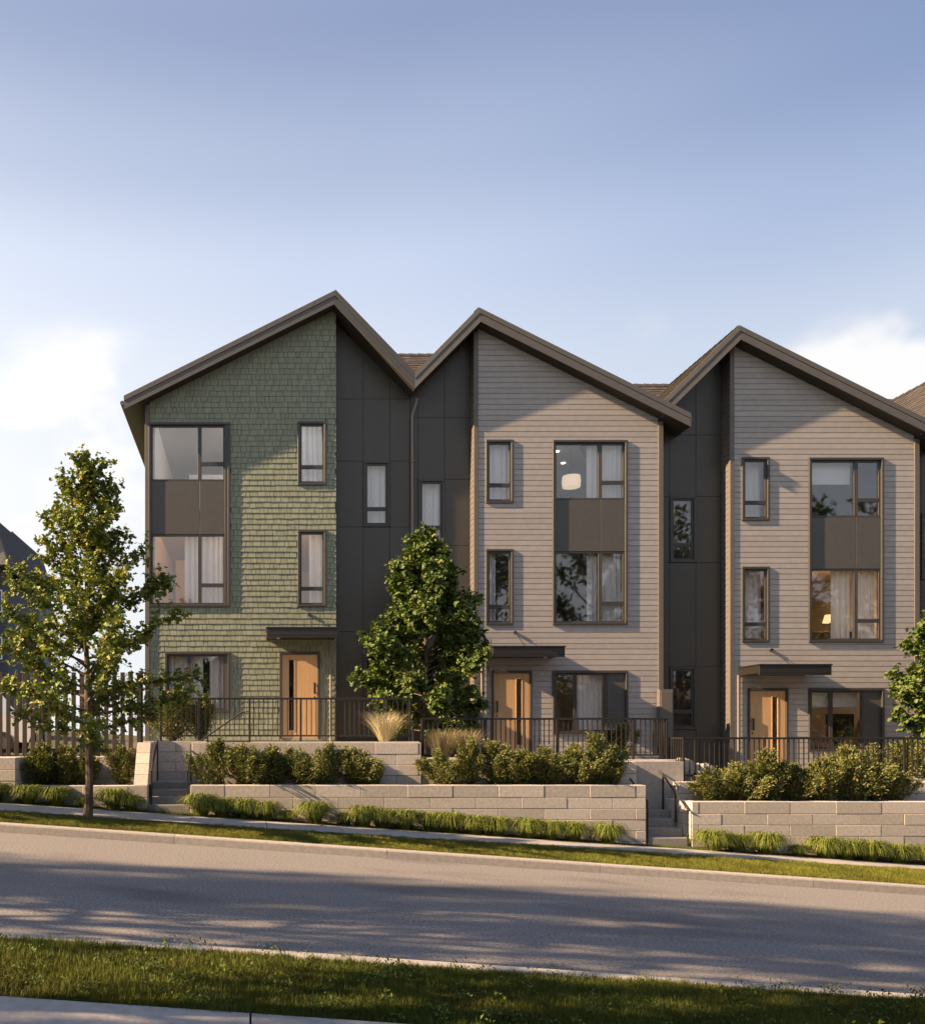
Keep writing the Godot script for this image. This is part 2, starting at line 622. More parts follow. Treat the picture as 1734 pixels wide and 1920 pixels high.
func clad(house: Node3D, c: Dictionary, holes: Array) -> void:
	var x0: float = c.clad[0]
	var x1: float = c.clad[1]
	var g := RandomNumberGenerator.new()
	g.seed = c.seed
	var y := -0.25
	var field := []
	for k in 5:
		field.append(MB.new())
	var singles := 0
	while y < 11.9:
		var e: float = 0.1455 if c.kind == "lap" else 0.1485
		# clip to the roof line at the row's lower edge
		var a := x0
		var b := x1
		var top: float = y
		var p: Vector2 = c.peak
		if c.side > 0:
			b = minf(x1, p.x + (p.y - c.slopes[1][1] - top) / c.slopes[1][0])
		else:
			a = maxf(x0, p.x - (p.y - c.slopes[0][1] - top) / c.slopes[0][0])
		if b - a > 0.05:
			if c.kind == "lap":
				# what is left of a board above or below an opening that cuts it lengthwise
				for h in holes:
					if y + e < h[2] + 0.03 or y > h[3] - 0.03:
						continue
					if h[3] < y + e - 0.012 and h[1] < b:
						obj("siding_board", lap_board(h[0], h[1], h[3] - 0.02, y + e - 0.001), M.lap[0], house)
					if h[2] > y + 0.03 and h[1] < b:
						obj("siding_board", lap_board(h[0], h[1], y, h[2] + 0.004), M.lap[1], house)
			else:
				for h in holes:
					if y + e < h[2] + 0.03 or y > h[3] - 0.03:
						continue
					for q in [[h[3], y + e + 0.01] if h[3] < y + e - 0.012 else [], [y, h[2]] if h[2] > y + 0.03 else []]:
						if q.is_empty():
							continue
						var hx: float = h[0]
						while hx < h[1] - 0.03:
							var hw: float = minf([0.107, 0.214, 0.16][g.randi() % 3], h[1] - hx)
							field[g.randi() % 5].hexa([Vector3(hx, q[0], 0.013), Vector3(hx + hw - 0.011, q[0], 0.013), Vector3(hx + hw - 0.011, q[1], 0.003), Vector3(hx, q[1], 0.003)], [Vector3(hx, q[0], -0.01), Vector3(hx + hw - 0.011, q[0], -0.01), Vector3(hx + hw - 0.011, q[1], -0.01), Vector3(hx, q[1], -0.01)])
							hx += hw
			for s in spans(a, b, y, y + e, holes):
				if c.kind == "lap":
					obj("siding_board", lap_board(s[0], s[1], y, y + e - 0.001), M.lap[g.randi() % 3], house)
				else:
					var x: float = s[0] - g.randf() * 0.1
					while x < s[1]:
						var wd: float = [0.107, 0.214, 0.16, 0.214, 0.107, 0.19][g.randi() % 6]
						var xa: float = maxf(x, s[0])
						var xb: float = minf(x + wd - 0.011, s[1])
						x += wd
						if xb - xa < 0.02:
							continue
						var drop: float = g.randf_range(0.003, 0.014) if g.randf() < 0.18 else 0.0
						var zf: float = g.randf_range(0.015, 0.021)
						var yb: float = y - drop
						var k := g.randi() % 5
						var f4 := [Vector3(xa, yb, zf), Vector3(xb, yb, zf + g.randf_range(-0.001, 0.001)), Vector3(xb, y + e + 0.01, 0.002), Vector3(xa, y + e + 0.01, 0.002)]
						var b4 := [Vector3(xa, yb, -0.010), Vector3(xb, yb, -0.010), Vector3(xb, y + e + 0.01, -0.010), Vector3(xa, y + e + 0.01, -0.010)]
						if singles < 300 and y > 5.4 and xa > 2.2:
							singles += 1
							var sb := MB.new()
							sb.hexa(f4, b4)
							obj("shingle", sb.mesh(), M.shingle[k], house)
						else:
							field[k].hexa(f4, b4)
		y += e
	if c.kind != "lap":
		for k in 5:
			stuff(obj("shingle_cladding", field[k].mesh(), M.shingle[k], house))


func roof_shingles(a: Vector3, along: Vector3, up: Vector3, nrm: Vector3, length: float, rise: float, seed_: int, group: Array) -> void:
	# courses of tabs on a slope: a = lower corner, along = unit vector of the eave, up = unit vector up the slope
	var g := RandomNumberGenerator.new()
	g.seed = seed_
	var e := 0.16
	var s := 0.0
	while s < rise - 0.02:
		var u := -g.randf() * 0.2
		while u < length:
			var w := g.randf_range(0.15, 0.32)
			var u0 := maxf(u, 0.0)
			var u1 := minf(u + w - 0.006, length)
			u += w
			if u1 - u0 < 0.02:
				continue
			var th := g.randf_range(0.018, 0.032)
			var s0 := s - g.randf() * 0.012
			var s1 := minf(s + e + 0.02, rise)
			var p := [a + along * u0 + up * s0, a + along * u1 + up * s0, a + along * u1 + up * s1, a + along * u0 + up * s1]
			var b: MB = group[g.randi() % 3]
			var q := [p[0] + nrm * th, p[1] + nrm * th, p[2] + nrm * 0.008, p[3] + nrm * 0.008]
			b.quad(q[0], q[1], q[2], q[3], nrm)
			b.quad(p[0], p[1], q[1], q[0], -up)
			b.quad(p[0], p[3], q[3], q[0], -along)
			b.quad(p[1], p[2], q[2], q[1], along)
		s += e


func roof(house: Node3D, c: Dictionary) -> void:
	var p: Vector2 = c.peak
	var zb := -8.0
	var ov: Array = c.overhang          # front overhang at the left end, the peak and the right end
	var ends: Array = c.ends            # left and right end of the roof's top line
	var pb := Vector2(c.apex_low, roof_low(c, c.apex_low))
	var tops := [[ends[0], p], [p, ends[1]]]
	var gable := [MB.new(), MB.new(), MB.new()]
	for k in 2:
		var L: Vector2 = tops[k][0]
		var R: Vector2 = tops[k][1]
		var Lb := Vector2(L.x, L.y - c.slopes[k][1]) if k == 0 else pb
		var Rb := pb if k == 0 else Vector2(R.x, R.y - c.slopes[k][1])
		var zl: float = ov[k]
		var zr: float = ov[k + 1]
		var b := MB.new()
		b.hexa([Vector3(L.x, L.y, zl), Vector3(R.x, R.y, zr), Vector3(Rb.x, Rb.y, zr), Vector3(Lb.x, Lb.y, zl)], [Vector3(L.x, L.y, zb), Vector3(R.x, R.y, zb), Vector3(Rb.x, Rb.y, zb), Vector3(Lb.x, Lb.y, zb)])
		var r := obj("roof", b.mesh(), M.soffit, house)
		# barge board: a lower board and a prouder edge trim above it
		var lo := 0.60
		var Lm := L.lerp(Lb, 1.0 - lo)
		var Rm := R.lerp(Rb, 1.0 - lo)
		var d := 0.03
		var f := MB.new()
		var drop := Vector2(0, -0.012)
		f.hexa([Vector3(Lm.x, Lm.y, zl + d), Vector3(Rm.x, Rm.y, zr + d), Vector3(Rb.x, Rb.y + drop.y, zr + d), Vector3(Lb.x, Lb.y + drop.y, zl + d)], [Vector3(Lm.x, Lm.y, zl), Vector3(Rm.x, Rm.y, zr), Vector3(Rb.x, Rb.y + drop.y, zr), Vector3(Lb.x, Lb.y + drop.y, zl)])
		obj("barge_board", f.mesh(), M.fascia, r)
		var t := MB.new()
		var up := Vector2(0, 0.022)
		var gap := Vector2(0, 0.012)
		t.hexa([Vector3(L.x, L.y + up.y, zl + 0.045), Vector3(R.x, R.y + up.y, zr + 0.045), Vector3(Rm.x, Rm.y + gap.y, zr + 0.045), Vector3(Lm.x, Lm.y + gap.y, zl + 0.045)], [Vector3(L.x, L.y + up.y, zl - 0.05), Vector3(R.x, R.y + up.y, zr - 0.05), Vector3(Rm.x, Rm.y + gap.y, zr - 0.05), Vector3(Lm.x, Lm.y + gap.y, zl - 0.05)])
		obj("edge_trim", t.mesh(), M.fascia, r)
		# roofing on top
		var len2 := (R - L).length()
		var dir := (p - (ends[0] if k == 0 else ends[1]) as Vector2).normalized()
		var upv := Vector3(dir.x, dir.y, 0)
		var nrm := Vector3(-dir.y, dir.x, 0) if k == 0 else Vector3(dir.y, -dir.x, 0)
		var e2: Vector2 = ends[0] if k == 0 else ends[1]
		roof_shingles(Vector3(e2.x, e2.y, -7.9) + nrm * 0.003, Vector3(0, 0, 1), upv, nrm, 7.9 + minf(zl, zr) - 0.06, len2, c.seed + k, gable)
	var eave: Vector2 = ends[1] if c.side > 0 else ends[0]
	var gt := MB.new()
	var gx: float = eave.x + (0.06 if c.side > 0 else -0.06)
	gt.tube([Vector3(gx, eave.y - 0.12, 0.30), Vector3(gx, eave.y - 0.12, -7.9)], [0.06, 0.06], 10)
	obj("gutter", gt.mesh(), M.fascia, house)
	# main roof behind, its ridge along the street
	var mr: Array = c.main_roof
	var zr2 := -3.55
	var ry: float = p.y + 0.0
	var m := MB.new()
	m.hexa([Vector3(mr[0], ry - 2.87, -0.72), Vector3(mr[1], ry - 2.87, -0.72), Vector3(mr[1], ry - 0.01, zr2), Vector3(mr[0], ry - 0.01, zr2)], [Vector3(mr[0], ry - 3.1, -0.8), Vector3(mr[1], ry - 3.1, -0.8), Vector3(mr[1], ry - 0.25, zr2 - 0.1), Vector3(mr[0], ry - 0.25, zr2 - 0.1)])
	m.hexa([Vector3(mr[0], ry - 0.01, zr2), Vector3(mr[1], ry - 0.01, zr2), Vector3(mr[1], ry - 4.0, -8.0), Vector3(mr[0], ry - 4.0, -8.0)], [Vector3(mr[0], ry - 0.25, zr2), Vector3(mr[1], ry - 0.25, zr2), Vector3(mr[1], ry - 4.2, -8.0), Vector3(mr[0], ry - 4.2, -8.0)])
	obj("main_roof", m.mesh(), M.soffit, house)
	var sl := Vector3(0, 2.86, -2.83)
	roof_shingles(Vector3(mr[0], ry - 2.87, -0.72) + Vector3(0, 0.003, 0.003), Vector3(1, 0, 0), sl.normalized(), Vector3(0, 3.55, 3.59).normalized(), mr[1] - mr[0], sl.length(), c.seed + 5, gable)
	for k in 3:
		stuff(obj("roof_shingles", gable[k].mesh(), M.roof[k], house))
	# ridge caps
	var rc := MB.new()
	var z := ov[1] - 0.02 as float
	while z > -3.5:
		rc.hexa([Vector3(p.x - 0.11, p.y - 0.05, z), Vector3(p.x, p.y + 0.055, z), Vector3(p.x, p.y + 0.03, z), Vector3(p.x + 0.11, p.y - 0.05, z)], [Vector3(p.x - 0.11, p.y - 0.07, z - 0.3), Vector3(p.x, p.y + 0.035, z - 0.3), Vector3(p.x, p.y + 0.0, z - 0.3), Vector3(p.x + 0.11, p.y - 0.07, z - 0.3)])
		z -= 0.29
	var x: float = mr[0]
	while x < mr[1] - 0.1:
		rc.hexa([Vector3(x, ry - 0.08, zr2 + 0.13), Vector3(x, ry + 0.04, zr2), Vector3(x + 0.3, ry + 0.02, zr2), Vector3(x + 0.3, ry - 0.1, zr2 + 0.13)], [Vector3(x, ry - 0.10, zr2 - 0.13), Vector3(x, ry + 0.01, zr2 - 0.02), Vector3(x + 0.3, ry - 0.01, zr2 - 0.02), Vector3(x + 0.3, ry - 0.12, zr2 - 0.13)])
		x += 0.28
	stuff(obj("ridge_cap", rc.mesh(), M.roof[2], house))


func dark_zone(house: Node3D, c: Dictionary) -> void:
	var z := -0.44
	var xs: Array = c.dark_x
	var wins: Array = c.dark_windows
	var b := MB.new()
	strips(b, c, xs[0], xs[3], -0.6, wins, z - 0.16, z - 0.022)
	obj("wall", b.mesh(), M.backing, house)
	var under := PackedVector2Array()
	var n := 24
	under.append(Vector2(xs[0] - 0.1, -2.0))
	for k in n + 1:
		var x: float = lerpf(xs[0] - 0.1, xs[3] + 0.1, float(k) / n)
		under.append(Vector2(x, roof_low(c, x) + 0.02))
	under.append(Vector2(xs[3] + 0.1, -2.0))
	for col in 3:
		var ys: Array = [-0.6, c.dark_y[0], c.dark_y[1], c.dark_y[2], c.dark_y[3], 13.0]
		if col == 1:
			ys = [-0.6, wins[1][2], c.dark_y[0], c.dark_y[1], c.dark_y[2], c.dark_y[3], 13.0]
		for row in ys.size() - 1:
			if col == 1 and (row == 1 or row == 3):
				continue
			var g := 0.006
			var q := PackedVector2Array([Vector2(xs[col] + g, ys[row] + g), Vector2(xs[col + 1] - g, ys[row] + g), Vector2(xs[col + 1] - g, ys[row + 1] - g), Vector2(xs[col] + g, ys[row + 1] - g)])
			for poly in Geometry2D.intersect_polygons(q, under):
				var pb := MB.new()
				pb.prism(poly, z - 0.02, z)
				obj("wall_panel", pb.mesh(), M.panel, house)
	for w in wins:
		window(house, [w[0] + 0.003, w[1] - 0.003, w[2] + 0.003, w[3] - 0.003], z, 0.035, 0.0, w[2] + 0.47)
	room(house, xs[0] + 0.12, xs[3] - 0.12, 0.0, 2.9, -7.3, z - 0.17, M.paint)
	room(house, xs[0] + 0.12, xs[3] - 0.12, 3.1, 8.9, -7.3, z - 0.17, M.paint)


func door(house: Node3D, r: Array, strip: Array, handle: Array, label: String) -> void:
	var w := 0.06
	var b := MB.new()
	b.cbox(Vector3(r[0], r[3] - w, -0.16), Vector3(r[1], r[3], 0.045), 0.005)
	b.cbox(Vector3(r[0], r[2], -0.16), Vector3(r[0] + w, r[3] - w, 0.045), 0.005)
	b.cbox(Vector3(r[1] - w, r[2], -0.16), Vector3(r[1], r[3] - w, 0.045), 0.005)
	var o := obj("door", b.mesh(), M.trim, house)
	o.set_meta("label", label)
	var x0: float = r[0] + w + 0.004
	var x1: float = r[1] - w - 0.004
	var y1: float = r[3] - w - 0.004
	var z := 0.0
	var l := MB.new()
	l.cbox(Vector3(x0, r[2], z - 0.05), Vector3(strip[0], y1, z), 0.004)
	l.cbox(Vector3(strip[1], r[2], z - 0.05), Vector3(x1, y1, z), 0.004)
	l.cbox(Vector3(strip[0] + 0.0005, strip[3], z - 0.05), Vector3(strip[1] - 0.0005, y1, z), 0.004)
	l.cbox(Vector3(strip[0] + 0.0005, r[2], z - 0.05), Vector3(strip[1] - 0.0005, strip[2], z), 0.004)
	obj("leaf", l.mesh(), M.door, o)
	var fr := MB.new()
	ring(fr, [strip[0] - 0.018, strip[1] + 0.018, strip[2] - 0.018, strip[3] + 0.018], 0.02, z, z + 0.008, 0.002)
	obj("bead", fr.mesh(), M.door, o)
	pane(o, [strip[0], strip[1], strip[2], strip[3]], z - 0.012)
	var h := MB.new()
	h.cbox(Vector3(handle[0], handle[2], z + 0.03), Vector3(handle[1], handle[3], z + 0.055), 0.006)
	h.box(Vector3(handle[0] + 0.015, handle[2] + 0.03, z), Vector3(handle[1] - 0.015, handle[2] + 0.06, z + 0.03))
	h.box(Vector3(handle[0] + 0.015, handle[3] - 0.06, z), Vector3(handle[1] - 0.015, handle[3] - 0.03, z + 0.03))
	h.tube([Vector3((handle[0] + handle[1]) / 2.0, handle[2] - 0.09, z), Vector3((handle[0] + handle[1]) / 2.0, handle[2] - 0.09, z + 0.02)], [0.022, 0.02], 12)
	obj("handle", h.mesh(), M.black, o)


func canopy(house: Node3D, r: Array, post_x: float, rod_x: float, lamp_x: float) -> void:
	var b := MB.new()
	var zf := 1.0
	b.cbox(Vector3(r[0], r[2] + 0.05, 0.012), Vector3(r[1], r[3] - 0.04, zf), 0.005)
	b.cbox(Vector3(r[0] - 0.02, r[3] - 0.038, 0.012), Vector3(r[1] + 0.02, r[3], zf + 0.02), 0.004)
	b.cbox(Vector3(r[0] + 0.0, r[2], zf - 0.06), Vector3(r[1], r[2] + 0.048, zf), 0.004)
	var o := obj("canopy", b.mesh(), M.metal, house)
	var p := MB.new()
	p.tube([Vector3(post_x, r[2] + 0.06, 0.06), Vector3(post_x, -0.2, 0.06)], [0.032, 0.032], 12)
	obj("downpipe", p.mesh(), M.pipe, o)
	var k := MB.new()
	k.tube([Vector3(rod_x, r[3] + 0.45, 0.02), Vector3(rod_x, r[3] + 0.45, 0.07)], [0.045, 0.045], 12)
	k.tube([Vector3(rod_x, r[3] + 0.45, 0.05), Vector3(rod_x + 0.02, r[3], zf - 0.15)], [0.011, 0.011], 8)
	obj("tie_rod", k.mesh(), M.metal, o)
	var s := MB.new()
	s.tube([Vector3(lamp_x, r[2] + 0.052, 0.5), Vector3(lamp_x, r[2] + 0.02, 0.5)], [0.045, 0.045], 14)
	obj("downlight", s.mesh(), M.white_frame, o)


func shell(house: Node3D, c: Dictionary) -> void:
	# closed sides and back, so that light enters through the openings only
	var b := MB.new()
	var x0: float = minf(c.bay[0], c.dark_x[0])
	var x1: float = maxf(c.bay[1], c.dark_x[3])
	b.box(Vector3(x0, -1.2, -7.8), Vector3(x1, 8.2, -7.6))
	if c.side > 0:
		b.box(Vector3(x1 - 0.15, -1.2, -7.6), Vector3(x1, 8.75, -0.2))
		b.box(Vector3(x0, -1.2, -7.6), Vector3(x0 + 0.1, 8.75, -0.6))
	else:
		b.box(Vector3(x0, -1.2, -7.6), Vector3(x0 + 0.15, 8.75, -0.2))
		b.box(Vector3(x1 - 0.1, -1.2, -7.6), Vector3(x1, 8.75, -0.6))
	obj("shell_wall", b.mesh(), M.lap[0] if c.kind == "lap" else M.shingle[1], house)


func house(c: Dictionary) -> Node3D:
	var h := thing("townhouse", c.label, "house", c.base, "gabled townhouses stepping down the street")
	c.apex_low = c.peak.x + (c.slopes[0][1] - c.slopes[1][1]) / (c.slopes[0][0] + c.slopes[1][0])
	var holes: Array = [c.small_high, c.small_low, c.stack, c.ground, c.door]
	# front wall of the bay
	var b := MB.new()
	strips(b, c, c.bay[0], c.bay[1], -0.6, holes, -0.2, -0.011)
	obj("wall", b.mesh(), M.backing, h)
	clad(h, c, holes)
	# corner boards and the returns of the bay
	for s in c.corners:
		var k := MB.new()
		k.cbox(Vector3(s[0], -0.6, -0.05), Vector3(s[1], minf(roof_low(c, s[0]), roof_low(c, s[1])) - 0.005, s[2]), 0.005)
		obj("corner_board", k.mesh(), M.corner, h)
	var inner: float = c.bay[0] if c.side > 0 else c.bay[1]
	var rb := MB.new()
	var y := -0.5
	var sgn := -1.0 if c.side > 0 else 1.0
	while y < roof_low(c, inner) - 0.05:
		rb.hexa([Vector3(inner + sgn * 0.014, y, -0.43), Vector3(inner + sgn * 0.014, y, -0.052), Vector3(inner + sgn * 0.004, y + 0.1445, -0.052), Vector3(inner + sgn * 0.004, y + 0.1445, -0.43)], [Vector3(inner - sgn * 0.05, y, -0.43), Vector3(inner - sgn * 0.05, y, -0.052), Vector3(inner - sgn * 0.05, y + 0.1445, -0.052), Vector3(inner - sgn * 0.05, y + 0.1445, -0.43)])
		y += 0.1455
	stuff(obj("return_siding", rb.mesh(), M.corner if c.kind == "lap" else M.shingle[2], h))
	dark_zone(h, c)
	roof(h, c)
	shell(h, c)
	# openings
	window(h, c.small_high, 0.0, 0.048, 0.0, c.small_high[2] + 0.47)
	window(h, c.small_low, 0.0, 0.048, 0.0, c.small_low[2] + 0.47)
	stacked_window(h, c.stack, c.spandrel[0], c.spandrel[1], c.mullion, c.spandrel[1] + 0.44, c.stack[2] + 0.56, 0.058, c.trim_r)
	window(h, c.ground, 0.0, 0.058, c.ground_mullion, 0.0, c.side_panel)
	door(h, c.door, c.strip, c.handle, c.door_label)
	canopy(h, c.canopy, c.post_x, c.rod_x, c.lamp_x)
	# rooms behind the bay
	var i0: float = c.bay[0] + 0.2
	var i1: float = c.bay[1] - 0.2
	room(h, i0, i1, 0.02, 2.75, -7.3, -0.21, c.paints[0])
	room(h, i0, i1, 3.05, 5.75, -7.3, -0.21, c.paints[1])
	room(h, i0, i1, 6.1, 8.62, -7.3, -0.21, c.paints[2])
	return h


func ceiling_lamp(at: Vector3, energy: float, label: String, color := Color(1.0, 0.88, 0.74)) -> void:
	var t := thing("ceiling_lamp", label, "lamp", at, "lit lamps inside the townhouses")
	var b := MB.new()
	b.tube([Vector3(0, 0, 0), Vector3(0, -0.05, 0)], [0.17, 0.17], 20)
	obj("fitting", b.mesh(), M.white_frame, t)
	var g := MB.new()
	g.tube([Vector3(0, -0.051, 0), Vector3(0, -0.085, 0)], [0.15, 0.13], 20)
	obj("diffuser", g.mesh(), glow(Color(1.0, 0.78, 0.55), 1.5), t)
	lamp_light(t, Vector3(0, -0.068, 0), energy, color)


func lamp_light(t: Node3D, at: Vector3, energy: float, color: Color) -> void:
	var l := OmniLight3D.new()
	l.light_color = color
	l.light_energy = energy
	l.light_size = 0.02
	l.omni_range = 12.0
	l.omni_attenuation = 2.0
	l.shadow_enabled = true
	l.position = at
	t.add_child(l)
	l.name = "bulb_light"


func build_houses() -> void:
	# house with lap siding, dark recess on its left, long roof slope to the right
	var lap := {
		kind = "lap", side = 1, bay = [0.0, 5.048], clad = [0.1, 4.913], peak = Vector2(0.02, 11.74), slopes = [[1.0, 0.385], [0.5, 0.315]],
		ends = [Vector2(-1.635, 10.085), Vector2(5.602, 8.95)], overhang = [0.25, 0.39, 0.39], corners = [[-0.02, 0.098, 0.034], [4.915, 5.048, 0.034]],
		small_high = [0.299, 1.042, 6.711, 8.411], small_low = [0.299, 1.042, 3.454, 5.483], stack = [2.085, 4.085, 3.454, 8.397], spandrel = [5.425, 6.811], mullion = 3.37, trim_r = 0.0,
		ground = [2.085, 4.099, 0.54, 2.226], ground_mullion = 2.70, side_panel = 3.56, door = [0.456, 1.542, -0.05, 2.226], strip = [1.128, 1.271, 0.25, 2.011], handle = [0.556, 0.628, 1.111, 1.426],
		canopy = [0.228, 2.085, 2.511, 2.797], post_x = 0.19, rod_x = 1.086, lamp_x = 1.75,
		dark_x = [-1.635, -1.42, -0.705, -0.005], dark_y = [2.841, 5.68, 7.485, 9.16], dark_windows = [[-1.42, -0.705, 5.68, 7.485], [-1.42, -0.705, 1.125, 2.841]],
	}
	var two := lap.duplicate(true)
	two.merge({base = Vector3(5.986, 1.36, 0), seed = 21, main_roof = [-1.0, 2.6], paints = [M.paint, M.paint, M.paint],
		label = "grey lap-sided townhouse in the middle, its gable beside the green house", door_label = "tan wooden door with a dark glass strip near its hinge side"})
	var three := lap.duplicate(true)
	three.merge({base = two.base + STEP, seed = 22, main_roof = [-3.6, 3.2], paints = [M.paint_warm, M.paint_warm, M.paint],
		label = "grey lap-sided townhouse with a roller blind half down in its top window", door_label = "tan wooden door, half in shade, with a narrow glass strip"})
	three.ends[0] = Vector2(-1.93, 9.79)
	three.overhang[0] = 0.24
	three.dark_x[0] = -1.79
	var four := lap.duplicate(true)
	four.merge({base = two.base + STEP * 2.0, seed = 23, main_roof = [-3.6, 3.2], paints = [M.paint, M.paint, M.paint],
		label = "townhouse at the right edge, only its dark recess and roof slope in view", door_label = "tan wooden door with a glass strip"})
	four.ends[0] = Vector2(-1.93, 9.79)
	four.overhang[0] = 0.24
	four.dark_x[0] = -1.79
	var one := {
		kind = "shingle", side = -1, bay = [0.0, 5.065], clad = [0.085, 5.065], peak = Vector2(5.02, 11.73), slopes = [[0.5, 0.315], [1.0, 0.385]],
		ends = [Vector2(-0.551, 8.945), Vector2(7.13, 9.62)], overhang = [0.39, 0.39, 0.25], corners = [[-0.04, 0.083, 0.05]],
		small_high = [4.036, 4.807, 6.727, 8.427], small_low = [4.036, 4.807, 3.47, 5.527], stack = [0.051, 2.236, 3.47, 8.398], spandrel = [5.413, 6.841], mullion = 1.42, trim_r = 0.08,
		ground = [0.493, 2.236, 0.641, 2.256], ground_mullion = 1.14, side_panel = 2.09, door = [3.55, 4.636, -0.05, 2.256], strip = [3.808, 3.95, 0.156, 2.056], handle = [4.465, 4.522, 1.141, 1.441],
		canopy = [3.193, 5.022, 2.541, 2.813], post_x = 4.92, rod_x = 4.35, lamp_x = 3.5,
		dark_x = [5.08, 5.847, 6.574, 7.125], dark_y = [2.86, 5.715, 7.51, 9.205], dark_windows = [[5.847, 6.574, 5.715, 7.51], [5.847, 6.574, 1.106, 2.86]],
		base = Vector3(-2.779, 1.83, 0), seed = 20, main_roof = [5.1, 9.2], paints = [M.paint, M.paint_warm, M.paint],
		label = "green shingle-clad townhouse with a corner window, highest of the row", door_label = "tan wooden door with a long dark glass strip",
	}
	house(one)
	house(two)
	house(three)
	house(four)
	# downpipe in the valley between the first two gables
	var dp := MB.new()
	dp.tube([Vector3(4.50, 11.0, -0.25), Vector3(4.50, 10.9, -0.30), Vector3(4.39, 10.55, -0.36), Vector3(4.39, 1.4, -0.36)], [0.04, 0.04, 0.04, 0.04], 12)
	var t := thing("valley_downpipe", "brown metal downpipe running down from the valley between two gables", "pipe", Vector3.ZERO)
	obj("pipe", dp.mesh(), M.pipe, t)
	for yy in [3.2, 6.0, 9.3]:
		bar(t, "bracket", Vector3(4.34, yy, -0.435), Vector3(4.47, yy + 0.03, -0.31), M.pipe)
	# trim strip behind the pipe and the cabinet at the corner of the middle house
	var cab := thing("utility_cabinet", "tall metal utility cabinet on the corner of the middle grey house", "cabinet", Vector3(10.84, 1.36, 0.0))
	bar(cab, "body", Vector3(0.0, 0.2, 0.06), Vector3(0.36, 1.72, 0.24), M.corner)
	bar(cab, "door", Vector3(0.03, 0.25, 0.242), Vector3(0.33, 1.67, 0.256), M.corner)
	bar(cab, "bracket", Vector3(0.1, 0.5, 0.036), Vector3(0.16, 0.6, 0.06), M.metal)
	bar(cab, "bracket", Vector3(0.1, 1.4, 0.036), Vector3(0.16, 1.5, 0.06), M.metal)
	build_interiors(one, two, three)


